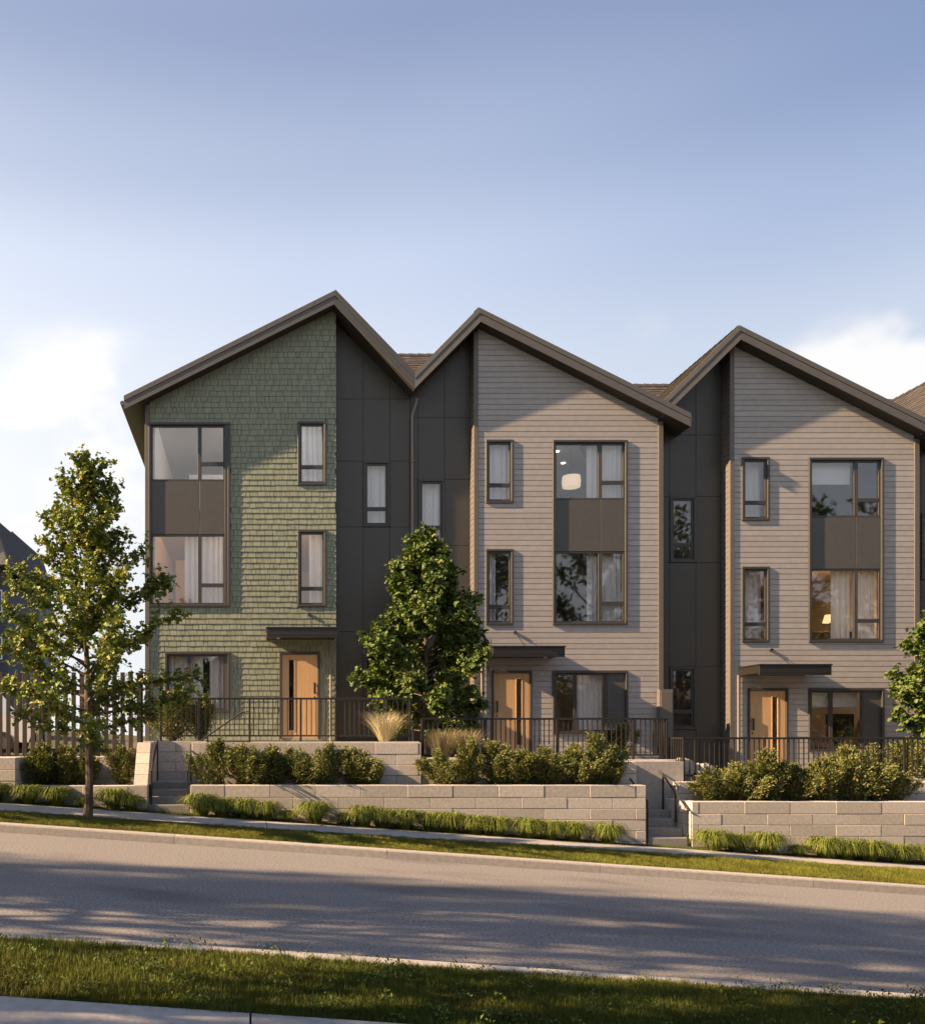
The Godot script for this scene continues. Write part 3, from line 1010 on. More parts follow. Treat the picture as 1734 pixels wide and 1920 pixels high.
func build_interiors(one: Dictionary, two: Dictionary, three: Dictionary) -> void:
	var z := -0.24
	# green house
	curtain(one.base, [1.0, 1.42, 3.08, 5.5], z, "white curtain in the wide light of the green house's lower corner window", 1)
	curtain(one.base, [1.45, 2.1, 3.08, 5.5], z, "white curtain in the narrow light of the green house's lower corner window", 2)
	curtain(one.base, [4.36, 4.8, 3.08, 5.6], z, "white curtain in the green house's slim middle window", 3)
	curtain(one.base, [4.05, 4.8, 6.12, 8.5], z, "white curtain filling the green house's slim top window", 4)
	curtain(one.base, [0.55, 1.08, 0.05, 2.3], z, "white pleated curtain at the left of the green house's ground window", 5, 0.07)
	curtain(one.base, [1.18, 1.5, 0.05, 2.3], z, "white curtain in the middle of the green house's ground window", 6)
	curtain(one.base, [1.68, 2.1, 0.05, 2.3], z, "white curtain at the right of the green house's ground window", 7)
	curtain(one.base, [5.86, 6.56, 5.5, 7.6], z - 0.44, "white curtain in the tall recess window of the green house", 8)
	# middle house
	curtain(two.base, [0.32, 1.02, 6.12, 8.5], z, "white curtain in the middle house's slim top window", 9)
	curtain(two.base, [0.32, 0.62, 3.08, 5.6], z, "drawn-back curtain in the middle house's slim middle window", 10)
	curtain(two.base, [3.09, 3.36, 6.12, 8.5], z, "white curtain beside the pendant lamp in the middle house", 11)
	curtain(two.base, [3.42, 4.02, 6.12, 8.5], z, "white curtain in the narrow top light of the middle house", 12)
	curtain(two.base, [3.1, 3.36, 3.08, 5.5], z, "white curtain edge in the middle house's wide middle window", 13)
	curtain(two.base, [3.42, 4.02, 3.08, 5.5], z, "white curtain in the middle house's narrow middle light", 14)
	curtain(two.base, [2.72, 3.5, 0.05, 2.3], z, "pale curtain in the middle house's ground window", 15)
	curtain(two.base, [-1.41, -0.72, 5.5, 7.6], z - 0.44, "white curtain in the tall recess window beside the green house", 16)
	# right house
	curtain(three.base, [0.36, 1.02, 6.12, 8.5], z - 0.12, "grey-looking curtain in the right house's slim top window", 17)
	curtain(three.base, [0.36, 1.02, 3.08, 5.6], z - 0.12, "grey-looking curtain in the right house's slim middle window", 18)
	curtain(three.base, [2.85, 3.34, 3.08, 5.5], z, "white curtain beside the lit lamp in the right house", 19)
	curtain(three.base, [3.44, 4.0, 3.08, 5.5], z, "white curtain in the narrow middle light of the right house", 20)
	for s in [[[2.15, 3.36, 7.76, 8.36], "white roller blind half down in the right house's top window"], [[2.16, 3.55, 1.74, 2.2], "white roller blind in the right house's ground window"]]:
		var t := thing("roller_blind", s[1], "blind", three.base, "roller blinds")
		bar(t, "cloth", Vector3(s[0][0], s[0][2], z - 0.004), Vector3(s[0][1], s[0][3], z), M.blind)
		var bb := MB.new()
		bb.tube([Vector3(s[0][0], s[0][2], z - 0.002), Vector3(s[0][1], s[0][2], z - 0.002)], [0.012, 0.012], 8)
		obj("bottom_bar", bb.mesh(), M.white_frame, t)
	# lamps that are lit
	ceiling_lamp(one.base + Vector3(3.1, 5.74, -1.2), 0.95, "lit ceiling lamp behind the green house's lower corner window", Color(1.0, 0.83, 0.64))
	ceiling_lamp(one.base + Vector3(3.1, 8.61, -1.2), 0.8, "lit ceiling lamp behind the green house's upper corner window", Color(1, 0.97, 0.94))
	ceiling_lamp(three.base + Vector3(1.75, 2.74, -1.2), 0.4, "lit ceiling lamp behind the right house's ground window")
	ceiling_lamp(two.base + Vector3(1.75, 2.74, -1.2), 0.14, "lit ceiling lamp behind the middle house's ground window")
	var pl := thing("pendant_lamp", "round white pendant lamp glowing in the middle house's top window", "lamp", two.base + Vector3(3.05, 7.66, -1.3))
	var b := MB.new()
	b.tube([Vector3(0, -0.16, 0), Vector3(0, 0.0, 0), Vector3(0, 0.16, 0)], [0.24, 0.26, 0.24], 28)
	obj("lamp_shade", b.mesh(), glow(Color(1.0, 0.88, 0.74), 0.2), pl)
	b = MB.new()
	b.tube([Vector3(0, 0.16, 0), Vector3(0, 0.95, 0)], [0.008, 0.008], 6)
	obj("cord", b.mesh(), M.black, pl)
	lamp_light(pl, Vector3(0, 0.0, 0), 0.2, Color(1.0, 0.92, 0.82))
	for p in [[2.75, -1.6, "nearest the window"], [2.6, -3.2, "at the back left"], [3.3, -2.7, "at the back right"]]:
		var d := thing("downlight", "small round ceiling downlight above the pendant lamp, %s" % p[2], "lamp", two.base + Vector3(p[0], 8.62, p[1]), "ceiling downlights")
		var q := MB.new()
		q.tube([Vector3(0, 0, 0), Vector3(0, -0.02, 0)], [0.06, 0.055], 16)
		obj("lens", q.mesh(), glow(Color(1.0, 0.93, 0.82), 2.0), d)
	var tl := thing("table_lamp", "lit table lamp behind the right house's middle window", "lamp", three.base + Vector3(3.62, 3.9, -1.5))
	b = MB.new()
	b.tube([Vector3(0, 0, 0), Vector3(0, 0.02, 0), Vector3(0, 0.3, 0)], [0.09, 0.02, 0.012], 14)
	obj("base", b.mesh(), M.black, tl)
	b = MB.new()
	b.tube([Vector3(0, 0.28, 0), Vector3(0, 0.5, 0)], [0.19, 0.13], 24)
	obj("lamp_shade", b.mesh(), glow(Color(1.0, 0.82, 0.6), 0.4), tl)
	lamp_light(tl, Vector3(0, 0.39, 0), 0.3, Color(1.0, 0.82, 0.6))
	var sb := thing("sideboard", "brown wooden sideboard under the lit table lamp", "sideboard", three.base + Vector3(3.4, 3.06, -1.75))
	bar(sb, "top", Vector3(-0.6, 0.8, 0), Vector3(0.9, 0.84, 0.45), M.brown_wood)
	bar(sb, "body", Vector3(-0.57, 0.1, 0.02), Vector3(0.87, 0.798, 0.43), M.brown_wood)
	for x in [-0.5, 0.74]:
		bar(sb, "leg", Vector3(x, 0.0, 0.1), Vector3(x + 0.06, 0.099, 0.3), M.brown_wood)
	var tv := thing("television", "black television on the wall inside the right house's ground window", "television", three.base + Vector3(3.8, 0.75, -2.0))
	bar(tv, "screen", Vector3(0.0, 0.1, 0), Vector3(0.8, 0.85, 0.05), M.black)
	bar(tv, "stand", Vector3(0.25, -0.73, -0.03), Vector3(0.55, 0.3, -0.001), M.black)
	var wd := thing("wardrobe", "pale wardrobe with two doors inside the green house's top corner window", "wardrobe", one.base + Vector3(0.9, 6.1, -3.9))
	bar(wd, "body", Vector3(0, 0, 0), Vector3(1.4, 1.9, 0.5), M.paint)
	for x in [0.02, 0.71]:
		bar(wd, "door", Vector3(x, 0.03, 0.502), Vector3(x + 0.67, 1.87, 0.52), M.blind)
	var idr := thing("inner_door", "brown wooden door inside the green house's lower corner window", "door", one.base + Vector3(0.6, 3.05, -2.2))
	bar(idr, "leaf", Vector3(0.0, 0.0, 0), Vector3(0.5, 2.1, 0.05), M.door)
	bar(idr, "frame", Vector3(-0.07, 0.0, -0.03), Vector3(-0.002, 2.15, 0.06), M.brown_wood)


# ------------------------------------------------------------------ street and ground

func build_ground() -> void:
	var gm := MB.new()
	var xs := [-320.0, -60.0, -20.0, -5.0, 5.0, 20.0, 60.0, 320.0]
	var zs := [-320.0, -12.0, 2.95, 3.0, 12.0, 60.0, 320.0]
	var lift := [0.9, 0.9, 0.6, -0.28, -0.28, -0.28, -0.28]
	for i in xs.size() - 1:
		for j in zs.size() - 1:
			var p := []
			for q in [[i, j], [i + 1, j], [i + 1, j + 1], [i, j + 1]]:
				p.append(Vector3(xs[q[0]], ground_y(xs[q[0]]) + lift[q[1]], zs[q[1]]))
			gm.quad(p[0], p[1], p[2], p[3], Vector3.UP)
	structure(obj("ground", gm.mesh(), M.turf))
	# road, with slow changes of tone from wear
	var f := FastNoiseLite.new()
	f.seed = 77
	f.frequency = 0.35
	f.fractal_octaves = 4
	var rd := MB.new()
	rd.colored = true
	var step := 0.2
	var cache := {}
	var tone := func(x: float, z: float) -> Color:
		var n := f.get_noise_2d(x * 0.28, z * 1.1)
		var n2 := f.get_noise_2d(x * 1.3 + 90.0, z * 3.0)
		var t := 1.0 + 0.5 * n + 0.4 * n2
		return Color(t, t, t * 1.01)
	var x := -8.0
	while x < 22.0:
		var z := 10.12
		while z < 17.44:
			var x1 := x + step
			var z1 := minf(z + step, 17.45)
			rd.col = tone.call(x + step / 2.0, z + step / 2.0)
			var vs := rd.v.size()
			rd.quad(Vector3(x, ground_y(x), z), Vector3(x1, ground_y(x1), z), Vector3(x1, ground_y(x1), z1), Vector3(x, ground_y(x), z1), Vector3.UP)
			for k in range(vs, rd.v.size()):
				rd.c[k] = tone.call(rd.v[k].x, rd.v[k].z)
			z += step
		x += step
	rd.col = Color(0.92, 0.91, 0.9)
	for s in [[-60.0, -8.0], [22.0, 60.0]]:
		rd.quad(Vector3(s[0], ground_y(s[0]), 10.12), Vector3(s[1], ground_y(s[1]), 10.12), Vector3(s[1], ground_y(s[1]), 17.45), Vector3(s[0], ground_y(s[0]), 17.45), Vector3.UP)
	structure(obj("road", rd.mesh(), M.road))
	# kerbs: stones laid end to end
	for row in [[9.93, 10.13, 3.35, 0.14, "far"], [17.42, 17.575, 3.0, 0.085, "near"]]:
		var kb := Node3D.new()
		put(kb, "kerb", self)
		structure(kb)
		var kx := -21.3
		var n := 0
		while kx < 36.0:
			var b := MB.new()
			var a := kx + 0.004
			var e: float = kx + row[2] - 0.004
			var ya := ground_y(a)
			var ye := ground_y(e)
			var h: float = row[3]
			var z0: float = row[0]
			var z1: float = row[1]
			var ch := 0.018
			# profile with a rounded street edge
			var prof := [Vector2(z0, -0.3), Vector2(z0, h), Vector2(z1 - 2.0 * ch, h), Vector2(z1 - 0.6 * ch, h - 0.4 * ch), Vector2(z1, h - 1.6 * ch), Vector2(z1 + 0.012, -0.3)]
			for k in prof.size():
				var p: Vector2 = prof[k]
				var q: Vector2 = prof[(k + 1) % prof.size()]
				var o := Vector3(0, q.x - p.x, -(q.y - p.y))
				b.quad(Vector3(a, ya + p.y, p.x), Vector3(e, ye + p.y, p.x), Vector3(e, ye + q.y, q.x), Vector3(a, ya + q.y, q.x), o)
			for k in range(1, prof.size() - 1):
				for en in [[a, ya, -1.0], [e, ye, 1.0]]:
					b.tri(Vector3(en[0], en[1] + prof[0].y, prof[0].x), Vector3(en[0], en[1] + prof[k].y, prof[k].x), Vector3(en[0], en[1] + prof[k + 1].y, prof[k + 1].x), Vector3(en[2], 0, 0))
			obj("kerb_stone", b.mesh(), M.curb[n % 2], kb)
			kx += row[2]
			n += 1
	# pavements of cast slabs
	slabs("pavement", -21.0, 36.0, 1.42, func(px): return 6.5 - 0.022 * clampf(px, 0.0, 14.0), func(px): return 8.05 - 0.062 * clampf(px, 0.0, 16.0), 0.15)
	slabs("near_pavement", -12.0, 20.0, 2.4, func(_px): return 19.17, func(_px): return 21.4, 0.10)
	# verges: soil under the grass
	sheet("far_verge", -60.0, 60.0, func(px): return 8.05 - 0.062 * clampf(px, 0.0, 16.0), func(_px): return 9.935, 0.13, M.turf)
	sheet("near_verge", -60.0, 60.0, func(_px): return 17.565, func(_px): return 19.18, 0.06, M.turf)
	sheet("planting_strip", -60.0, 60.0, func(_px): return 5.86, func(px): return 6.51 - 0.022 * clampf(px, 0.0, 14.0), 0.13, M.soil)
	sheet("back_verge", -60.0, 60.0, func(_px): return 21.4, func(_px): return 60.0, 0.09, M.turf)


func sheet(nm: String, x0: float, x1: float, za: Callable, zb: Callable, h: float, m: Material) -> void:
	var b := MB.new()
	var x := x0
	while x < x1:
		var e := minf(x + 2.0, x1)
		b.quad(Vector3(x, ground_y(x) + h, za.call(x)), Vector3(e, ground_y(e) + h, za.call(e)), Vector3(e, ground_y(e) + h, zb.call(e)), Vector3(x, ground_y(x) + h, zb.call(x)), Vector3.UP)
		x = e
	structure(obj(nm, b.mesh(), m))


func slabs(nm: String, x0: float, x1: float, w: float, za: Callable, zb: Callable, h: float) -> void:
	var t := Node3D.new()
	put(t, nm, self)
	structure(t)
	var x := x0
	var n := 0
	while x < x1:
		var a := x + 0.006
		var e := x + w - 0.006
		# the joints run a little askew, as they were struck
		var b := MB.new()
		var ya := ground_y(a) + h
		var ye := ground_y(e) + h
		b.hexa([Vector3(a, ya, za.call(a)), Vector3(e, ye, za.call(e)), Vector3(e, ye, zb.call(e)), Vector3(a, ya, zb.call(a))],
			[Vector3(a, ya - 0.12, za.call(a)), Vector3(e, ye - 0.12, za.call(e)), Vector3(e, ye - 0.12, zb.call(e)), Vector3(a, ya - 0.12, zb.call(a))])
		obj("slab", b.mesh(), M.walk[n % 2], t)
		x += w
		n += 1


# ------------------------------------------------------------------ garden walls, steps, railings

func block_wall(label: String, x0: float, x1: float, top: float, zf: float, th: float, course: float, bw: float, rows: int, off: float) -> Node3D:
	var t := thing("block_wall", label, "wall", Vector3((x0 + x1) / 2.0, top - course * rows, zf), "pale concrete block garden walls")
	var o := t.position
	var g := RandomNumberGenerator.new()
	g.seed = int(x0 * 100.0) + int(top * 1000.0)
	var y := top
	for r in rows:
		var h := course + (0.025 if r == 0 else 0.0)
		var x := x0 - (bw * (off if r % 2 == 0 else fmod(off + 0.5, 1.0)))
		while x < x1 - 0.01:
			var a := maxf(x, x0)
			var e := minf(x + bw, x1)
			x += bw
			if e - a < 0.05 or y < ground_y((a + e) / 2.0) - 0.1:
				continue
			var b := MB.new()
			var dz := g.randf_range(-0.004, 0.004)
			b.cbox(Vector3(a + 0.004, y - h + 0.004, zf - th + 0.002) - o, Vector3(e - 0.004, y - 0.004, zf + dz) - o, 0.006)
			obj("block", b.mesh(), M.block[g.randi() % 4], t)
		y -= h
	var c := MB.new()
	c.box(Vector3(x0 + 0.02, y, zf - th + 0.012) - o, Vector3(x1 - 0.02, top - 0.03, zf - 0.016) - o)
	obj("mortar", c.mesh(), M.joint, t)
	return t


func steps(label: String, x0: float, x1: float, y0: float, rise: float, n: int, z0: float, going: float, back: float) -> void:
	var t := thing("garden_steps", label, "steps", Vector3((x0 + x1) / 2.0, y0, z0), "concrete garden steps")
	for k in n:
		var b := MB.new()
		var z := z0 - going * k
		b.cbox(Vector3(x0, y0 + rise * k - 0.05 - (0.2 if k == 0 else 0.0), (z - going - 0.02) if k < n - 1 else back) - t.position, Vector3(x1, y0 + rise * (k + 1), z) - t.position, 0.01)
		obj("step", b.mesh(), M.step, t)


func railing(label: String, x0: float, x1: float, y0: float, y1: float, z: float, posts: Array, returns: Array) -> void:
	var t := thing("railing", label, "railing", Vector3((x0 + x1) / 2.0, y0, z), "dark metal patio railings")
	var o := t.position
	bar(t, "top_rail", Vector3(x0, y1 - 0.045, z - 0.025) - o, Vector3(x1, y1, z + 0.025) - o, M.metal)
	bar(t, "bottom_rail", Vector3(x0, y0 + 0.07, z - 0.016) - o, Vector3(x1, y0 + 0.105, z + 0.016) - o, M.metal)
	for x in posts:
		bar(t, "post", Vector3(x - 0.024, y0 - 0.04, z - 0.024) - o, Vector3(x + 0.024, y1 - 0.046, z + 0.024) - o, M.metal)
	var pm := MB.new()
	pm.cbox(Vector3(-0.0105, y0 + 0.106 - o.y, -0.0105), Vector3(0.0105, y1 - 0.046 - o.y, 0.0105), 0.002)
	var mesh := pm.mesh()
	var x := x0 + 0.06
	while x < x1 - 0.03:
		var near := false
		for p in posts:
			near = near or absf(p - x) < 0.035
		if not near:
			var m := obj("baluster", mesh, M.metal, t)
			m.position = Vector3(x - o.x, 0, 0)
		x += 0.11
	for r in returns:
		# a short side running back towards the house
		var rx: float = r[0]
		var rz: float = r[1]
		bar(t, "side_rail", Vector3(rx - 0.025, y1 - 0.045, rz) - o, Vector3(rx + 0.025, y1, z - 0.026) - o, M.metal)
		bar(t, "side_rail", Vector3(rx - 0.016, y0 + 0.07, rz) - o, Vector3(rx + 0.016, y0 + 0.105, z - 0.026) - o, M.metal)
		var zz := z - 0.13
		while zz > rz:
			var m := obj("baluster", mesh, M.metal, t)
			m.position = Vector3(rx - o.x, 0, zz - z)
			zz -= 0.11


func handrail(label: String, pts: Array, posts: Array) -> void:
	var t := thing("handrail", label, "handrail", pts[0] * Vector3(1, 0, 1) + Vector3(0, posts[0][1], 0), "stair handrails")
	var o := t.position
	var b := MB.new()
	var q := []
	var rr := []
	for p in pts:
		q.append(p - o)
		rr.append(0.02)
	b.tube(q, rr, 10)
	obj("rail", b.mesh(), M.metal, t)
	for p in posts:
		bar(t, "post", Vector3(p[0] - 0.017, p[1], p[3] - 0.017) - o, Vector3(p[0] + 0.017, p[2], p[3] + 0.017) - o, M.metal)


func build_garden() -> void:
	# lower retaining walls along the pavement
	block_wall("long low block wall between the two flights of steps", -1.229, 8.056, 0.808, 5.87, 0.30, 0.228, 0.93, 6, 0.25)
	block_wall("low block wall in front of the planter behind the street tree", -4.73, -2.098, 0.80, 5.87, 0.30, 0.228, 0.93, 4, 0.6)
	block_wall("block wall pier at the left edge, taller than the wall beside it", -12.0, -4.735, 1.377, 6.07, 1.2, 0.228, 0.93, 6, 0.1)
	block_wall("low block wall right of the right-hand steps", 8.985, 20.0, 0.471, 5.87, 0.30, 0.228, 0.93, 8, 0.85)
	# upper retaining walls
	block_wall("upper block wall under the green house's railing", -1.253, 3.647, 1.677, 4.97, 0.32, 0.228, 0.93, 5, 0.8)
	block_wall("upper block wall behind the middle planter", 3.66, 8.25, 1.265, 4.95, 0.32, 0.228, 0.93, 4, 0.3)
	block_wall("upper block wall behind the right-hand planter", 9.15, 20.0, 0.834, 4.97, 0.32, 0.228, 0.93, 4, 0.5)
	block_wall("block wall at the back of the left planter, under the slat fence", -4.8, -2.3, 1.38, 4.95, 0.32, 0.228, 0.93, 4, 0.45)
	# walls at the back of the stair landings, carrying the railings
	block_wall("block wall at the back of the left-hand steps", -2.45, -1.0, 1.71, 3.62, 0.3, 0.228, 0.93, 6, 0.2)
	block_wall("block wall at the back of the right-hand steps", 7.9, 9.75, 1.289, 3.77, 0.3, 0.228, 0.93, 7, 0.7)
	# battered pier left of the steps
	var cp := thing("stair_pier", "leaning block pier at the left of the left-hand steps", "wall", Vector3(-2.24, 0.80, 5.87))
	var n := 4
	for k in n:
		var b := MB.new()
		var h := 0.22
		var y0 := k * h + 0.003
		var y1 := (k + 1) * h - 0.003
		var f0 := -0.005 - 0.15 * k
		var f1 := -0.005 - 0.15 * (k + 1) + 0.004
		b.hexa([Vector3(-0.14, y0, f0), Vector3(0.14, y0, f0), Vector3(0.14, y1, f1), Vector3(-0.14, y1, f1)], [Vector3(-0.14, y0, -2.0), Vector3(0.14, y0, -2.0), Vector3(0.14, y1, -2.0), Vector3(-0.14, y1, -2.0)])
		obj("block", b.mesh(), M.block[(k + 1) % 4], cp)
	# cheek wall right of the right-hand steps
	block_wall("block cheek wall beside the right-hand steps, running back from the pavement", 8.96, 9.2, 0.468, 5.56, 0.9, 0.228, 0.93, 6, 0.0)
	steps("concrete steps at the left, rising from the pavement to the green house", -2.09, -1.235, 0.262, 0.143, 4, 5.85, 0.29, 3.64)
	steps("concrete steps at the right, rising from the pavement between two walls", 8.062, 8.95, -0.435, 0.166, 4, 5.85, 0.29, 3.79)
	var fl := thing("side_steps", "short side flight of concrete steps behind the upper block wall", "steps", Vector3(-0.6, 0.83, 4.1))
	for k in 6:
		bar(fl, "step", Vector3(-0.6 + 0.2 * k, -0.03, -0.46), Vector3(0.58, 0.14 * (k + 1), 0.53), M.step)
	var fl2 := thing("side_landing", "concrete landing behind the right-hand planter wall", "steps", Vector3(9.8, 0.2, 4.2))
	bar(fl2, "slab", Vector3(-0.84, -0.1, -0.4), Vector3(1.2, 0.03, 0.42), M.step)
	# patios
	for p in [["patio", -0.0, 3.66, 1.70, 0.0, 4.65], ["patio", -2.9, -0.001, 1.70, 0.0, 3.33], ["patio", 3.662, 9.4, 1.262, 0.0, 4.63], ["patio", 9.76, 16.2, 0.80, 0.0, 4.65], ["patio", 16.21, 26.0, 0.34, 0.0, 4.65]]:
		var b := MB.new()
		b.box(Vector3(p[1], p[3] - 1.6, p[4] - 0.3), Vector3(p[2], p[3], p[5]))
		structure(obj(p[0], b.mesh(), M.patio))
	# planting beds
	for p in [[-1.22, 3.65, 0.74], [3.651, 8.04, 0.735], [9.21, 20.0, 0.40], [-4.72, -2.39, 0.74]]:
		var b := MB.new()
		b.box(Vector3(p[0], p[2] - 0.3, 4.98), Vector3(p[1], p[2], 5.57))
		structure(obj("planting_bed", b.mesh(), M.soil))
	for p in [[-12.0, -4.81, 1.12], [-4.8, -2.46, 1.2]]:
		var b := MB.new()
		b.box(Vector3(p[0], 0.0, 2.9), Vector3(p[1], p[2], 4.86 if p[0] < -5.0 else 4.62))
		structure(obj("garden_ground", b.mesh(), M.soil))
	# railings
	railing("dark metal railing in front of the green house", -2.076, 3.675, 1.74, 2.70, 3.55, [-2.05, -1.18, -0.02, 1.15, 1.95, 3.11, 3.65], [])
	railing("dark metal railing in front of the middle grey house", 3.895, 9.523, 1.30, 2.237, 3.6, [3.92, 5.35, 7.0, 8.74, 9.5], [[9.5, 2.9]])
	railing("dark metal railing in front of the right grey house", 9.57, 17.5, 0.86, 1.79, 4.2, [9.6, 9.86, 11.4, 13.1, 14.5, 16.0], [[9.6, 3.5]])
	# stair handrails
	handrail("thin metal handrail down the left side of the left-hand steps", [Vector3(-2.02, 1.72, 4.6), Vector3(-2.02, 1.68, 4.75), Vector3(-2.02, 1.08, 5.85)], [[-2.02, 0.82, 1.72, 4.62], [-2.02, 0.26, 1.06, 5.82]])
	handrail("thin metal handrail down the right side of the left-hand steps", [Vector3(-1.285, 1.62, 4.75), Vector3(-1.285, 1.08, 5.80)], [[-1.285, 0.82, 1.62, 4.76], [-1.285, 0.26, 1.08, 5.78]])
	handrail("thin sloping handrail in front of the green house's railing", [Vector3(-1.10, 1.72, 4.15), Vector3(-0.2, 2.34, 4.15), Vector3(0.0, 2.38, 4.15)], [[-0.95, 0.9, 1.80, 4.15]])
	handrail("metal handrail bent over the top of the right-hand steps", [Vector3(8.1, 1.10, 4.55), Vector3(8.75, 1.10, 4.55), Vector3(8.86, 1.06, 4.6), Vector3(8.90, 0.98, 4.75), Vector3(8.91, 0.28, 5.9)], [[8.62, 0.22, 1.1, 4.55], [8.89, 0.22, 0.98, 4.78], [8.91, 0.0, 0.62, 5.32], [8.91, -0.43, 0.3, 5.85]])
	handrail("short metal handrail against the end of the long low wall", [Vector3(8.09, 0.9, 5.0), Vector3(8.09, 0.48, 5.84)], [[8.09, -0.43, 0.48, 5.84]])
	# slat fence at the left
	var fe := thing("slat_fence", "brown upright-slat wooden fence behind the street tree", "fence", Vector3(-5.0, 1.1, 4.1))
	var x := -7.0
	var i := 0
	while x < 2.55:
		bar(fe, "slat", Vector3(x, 0.12, -0.012), Vector3(x + 0.1, 2.12 + 0.01 * (i % 3), 0.012), M.fence[i % 2])
		x += 0.182
		i += 1
	for y in [0.35, 1.66]:
		bar(fe, "rail", Vector3(-7.0, y, -0.05), Vector3(2.6, y + 0.09, -0.014), M.fence[0])
	for px in [-6.9, -4.5, -2.1, 0.3, 2.5]:
		bar(fe, "post", Vector3(px, 0.0, -0.14), Vector3(px + 0.09, 2.18, -0.052), M.fence[0])
	# patio furniture
	for s in [[Vector3(8.6, 1.262, 2.4), "dark folding patio table behind the middle railing"], [Vector3(15.6, 0.80, 2.4), "dark folding patio table behind the right railing"]]:
		var t := thing("patio_table", s[1], "table", s[0], "patio tables")
		bar(t, "table_top", Vector3(-0.5, 0.68, -0.3), Vector3(0.5, 0.71, 0.3), M.black)
		for zz in [-0.25, 0.25]:
			for k in [-1.0, 1.0]:
				var b := MB.new()
				b.tube([Vector3(-0.36 * k, 0.0, zz), Vector3(0.36 * k, 0.68, zz)], [0.016, 0.016], 8)
				obj("leg", b.mesh(), M.black, t)
	for s in [[Vector3(10.0, 0.80, 3.2), 0.34, "large pale boulder behind the right railing's corner"], [Vector3(10.55, 0.80, 3.1), 0.26, "smaller pale boulder beside the large one behind the railing"]]:
		var g := FastNoiseLite.new()
		g.seed = int(s[1] * 100.0)
		g.frequency = 1.4
		var sp := SphereMesh.new()
		sp.radial_segments = 28
		sp.rings = 16
		var arr := sp.get_mesh_arrays()
		var vs: PackedVector3Array = arr[Mesh.ARRAY_VERTEX]
		for k in vs.size():
			var d := vs[k].normalized()
			vs[k] = d * s[1] * (1.0 + 0.35 * g.get_noise_3dv(d * 1.2)) * Vector3(1.15, 0.85, 0.9) + Vector3(0, s[1] * 0.62, 0)
		var st := SurfaceTool.new()
		arr[Mesh.ARRAY_VERTEX] = vs
		var am := ArrayMesh.new()
		am.add_surface_from_arrays(Mesh.PRIMITIVE_TRIANGLES, arr)
		st.create_from(am, 0)
		st.generate_normals()
		var o := obj("boulder", st.commit(), M.boulder)
		o.position = s[0]
		tag(o, s[2], "boulder", "boulders behind the railing")


# ------------------------------------------------------------------ plants

func leaf(b: MB, at: Vector3, dir: Vector3, nrm: Vector3, size: float, lobed: bool) -> void:
	var side := dir.cross(nrm).normalized()
	var up := side.cross(dir).normalized()
	var s := size
	if lobed:
		var fold := up * s * 0.12
		var c := at + dir * s * 0.42
		var pts := [at, at + dir * s * 0.2 + side * s * 0.46 + fold, at + dir * s * 0.48 + side * s * 0.24, at + dir * s * 0.72 + side * s * 0.40 + fold, at + dir * s - fold, at + dir * s * 0.72 - side * s * 0.40 + fold, at + dir * s * 0.48 - side * s * 0.24, at + dir * s * 0.2 - side * s * 0.46 + fold]
		for k in 8:
			b.tri(c, pts[k], pts[(k + 1) % 8], up)
	else:
		var l := at + dir * s * 0.45 + side * s * 0.27 + up * s * 0.07
		var r := at + dir * s * 0.45 - side * s * 0.27 + up * s * 0.07
		var tip := at + dir * s - up * s * 0.08
		b.tri(at, l, tip, up)
		b.tri(at, tip, r, up)


func rand_dir(g: RandomNumberGenerator) -> Vector3:
	return Vector3(g.randfn(), g.randfn(), g.randfn()).normalized()


func leaf_color(g: RandomNumberGenerator, a: Color, b: Color, odd: Color, p_odd: float) -> Color:
	var c := a.lerp(b, g.randf())
	if g.randf() < p_odd:
		c = c.lerp(odd, g.randf_range(0.4, 1.0))
	var k := g.randf_range(0.8, 1.2)
	return Color(c.r * k, c.g * k, c.b * k)


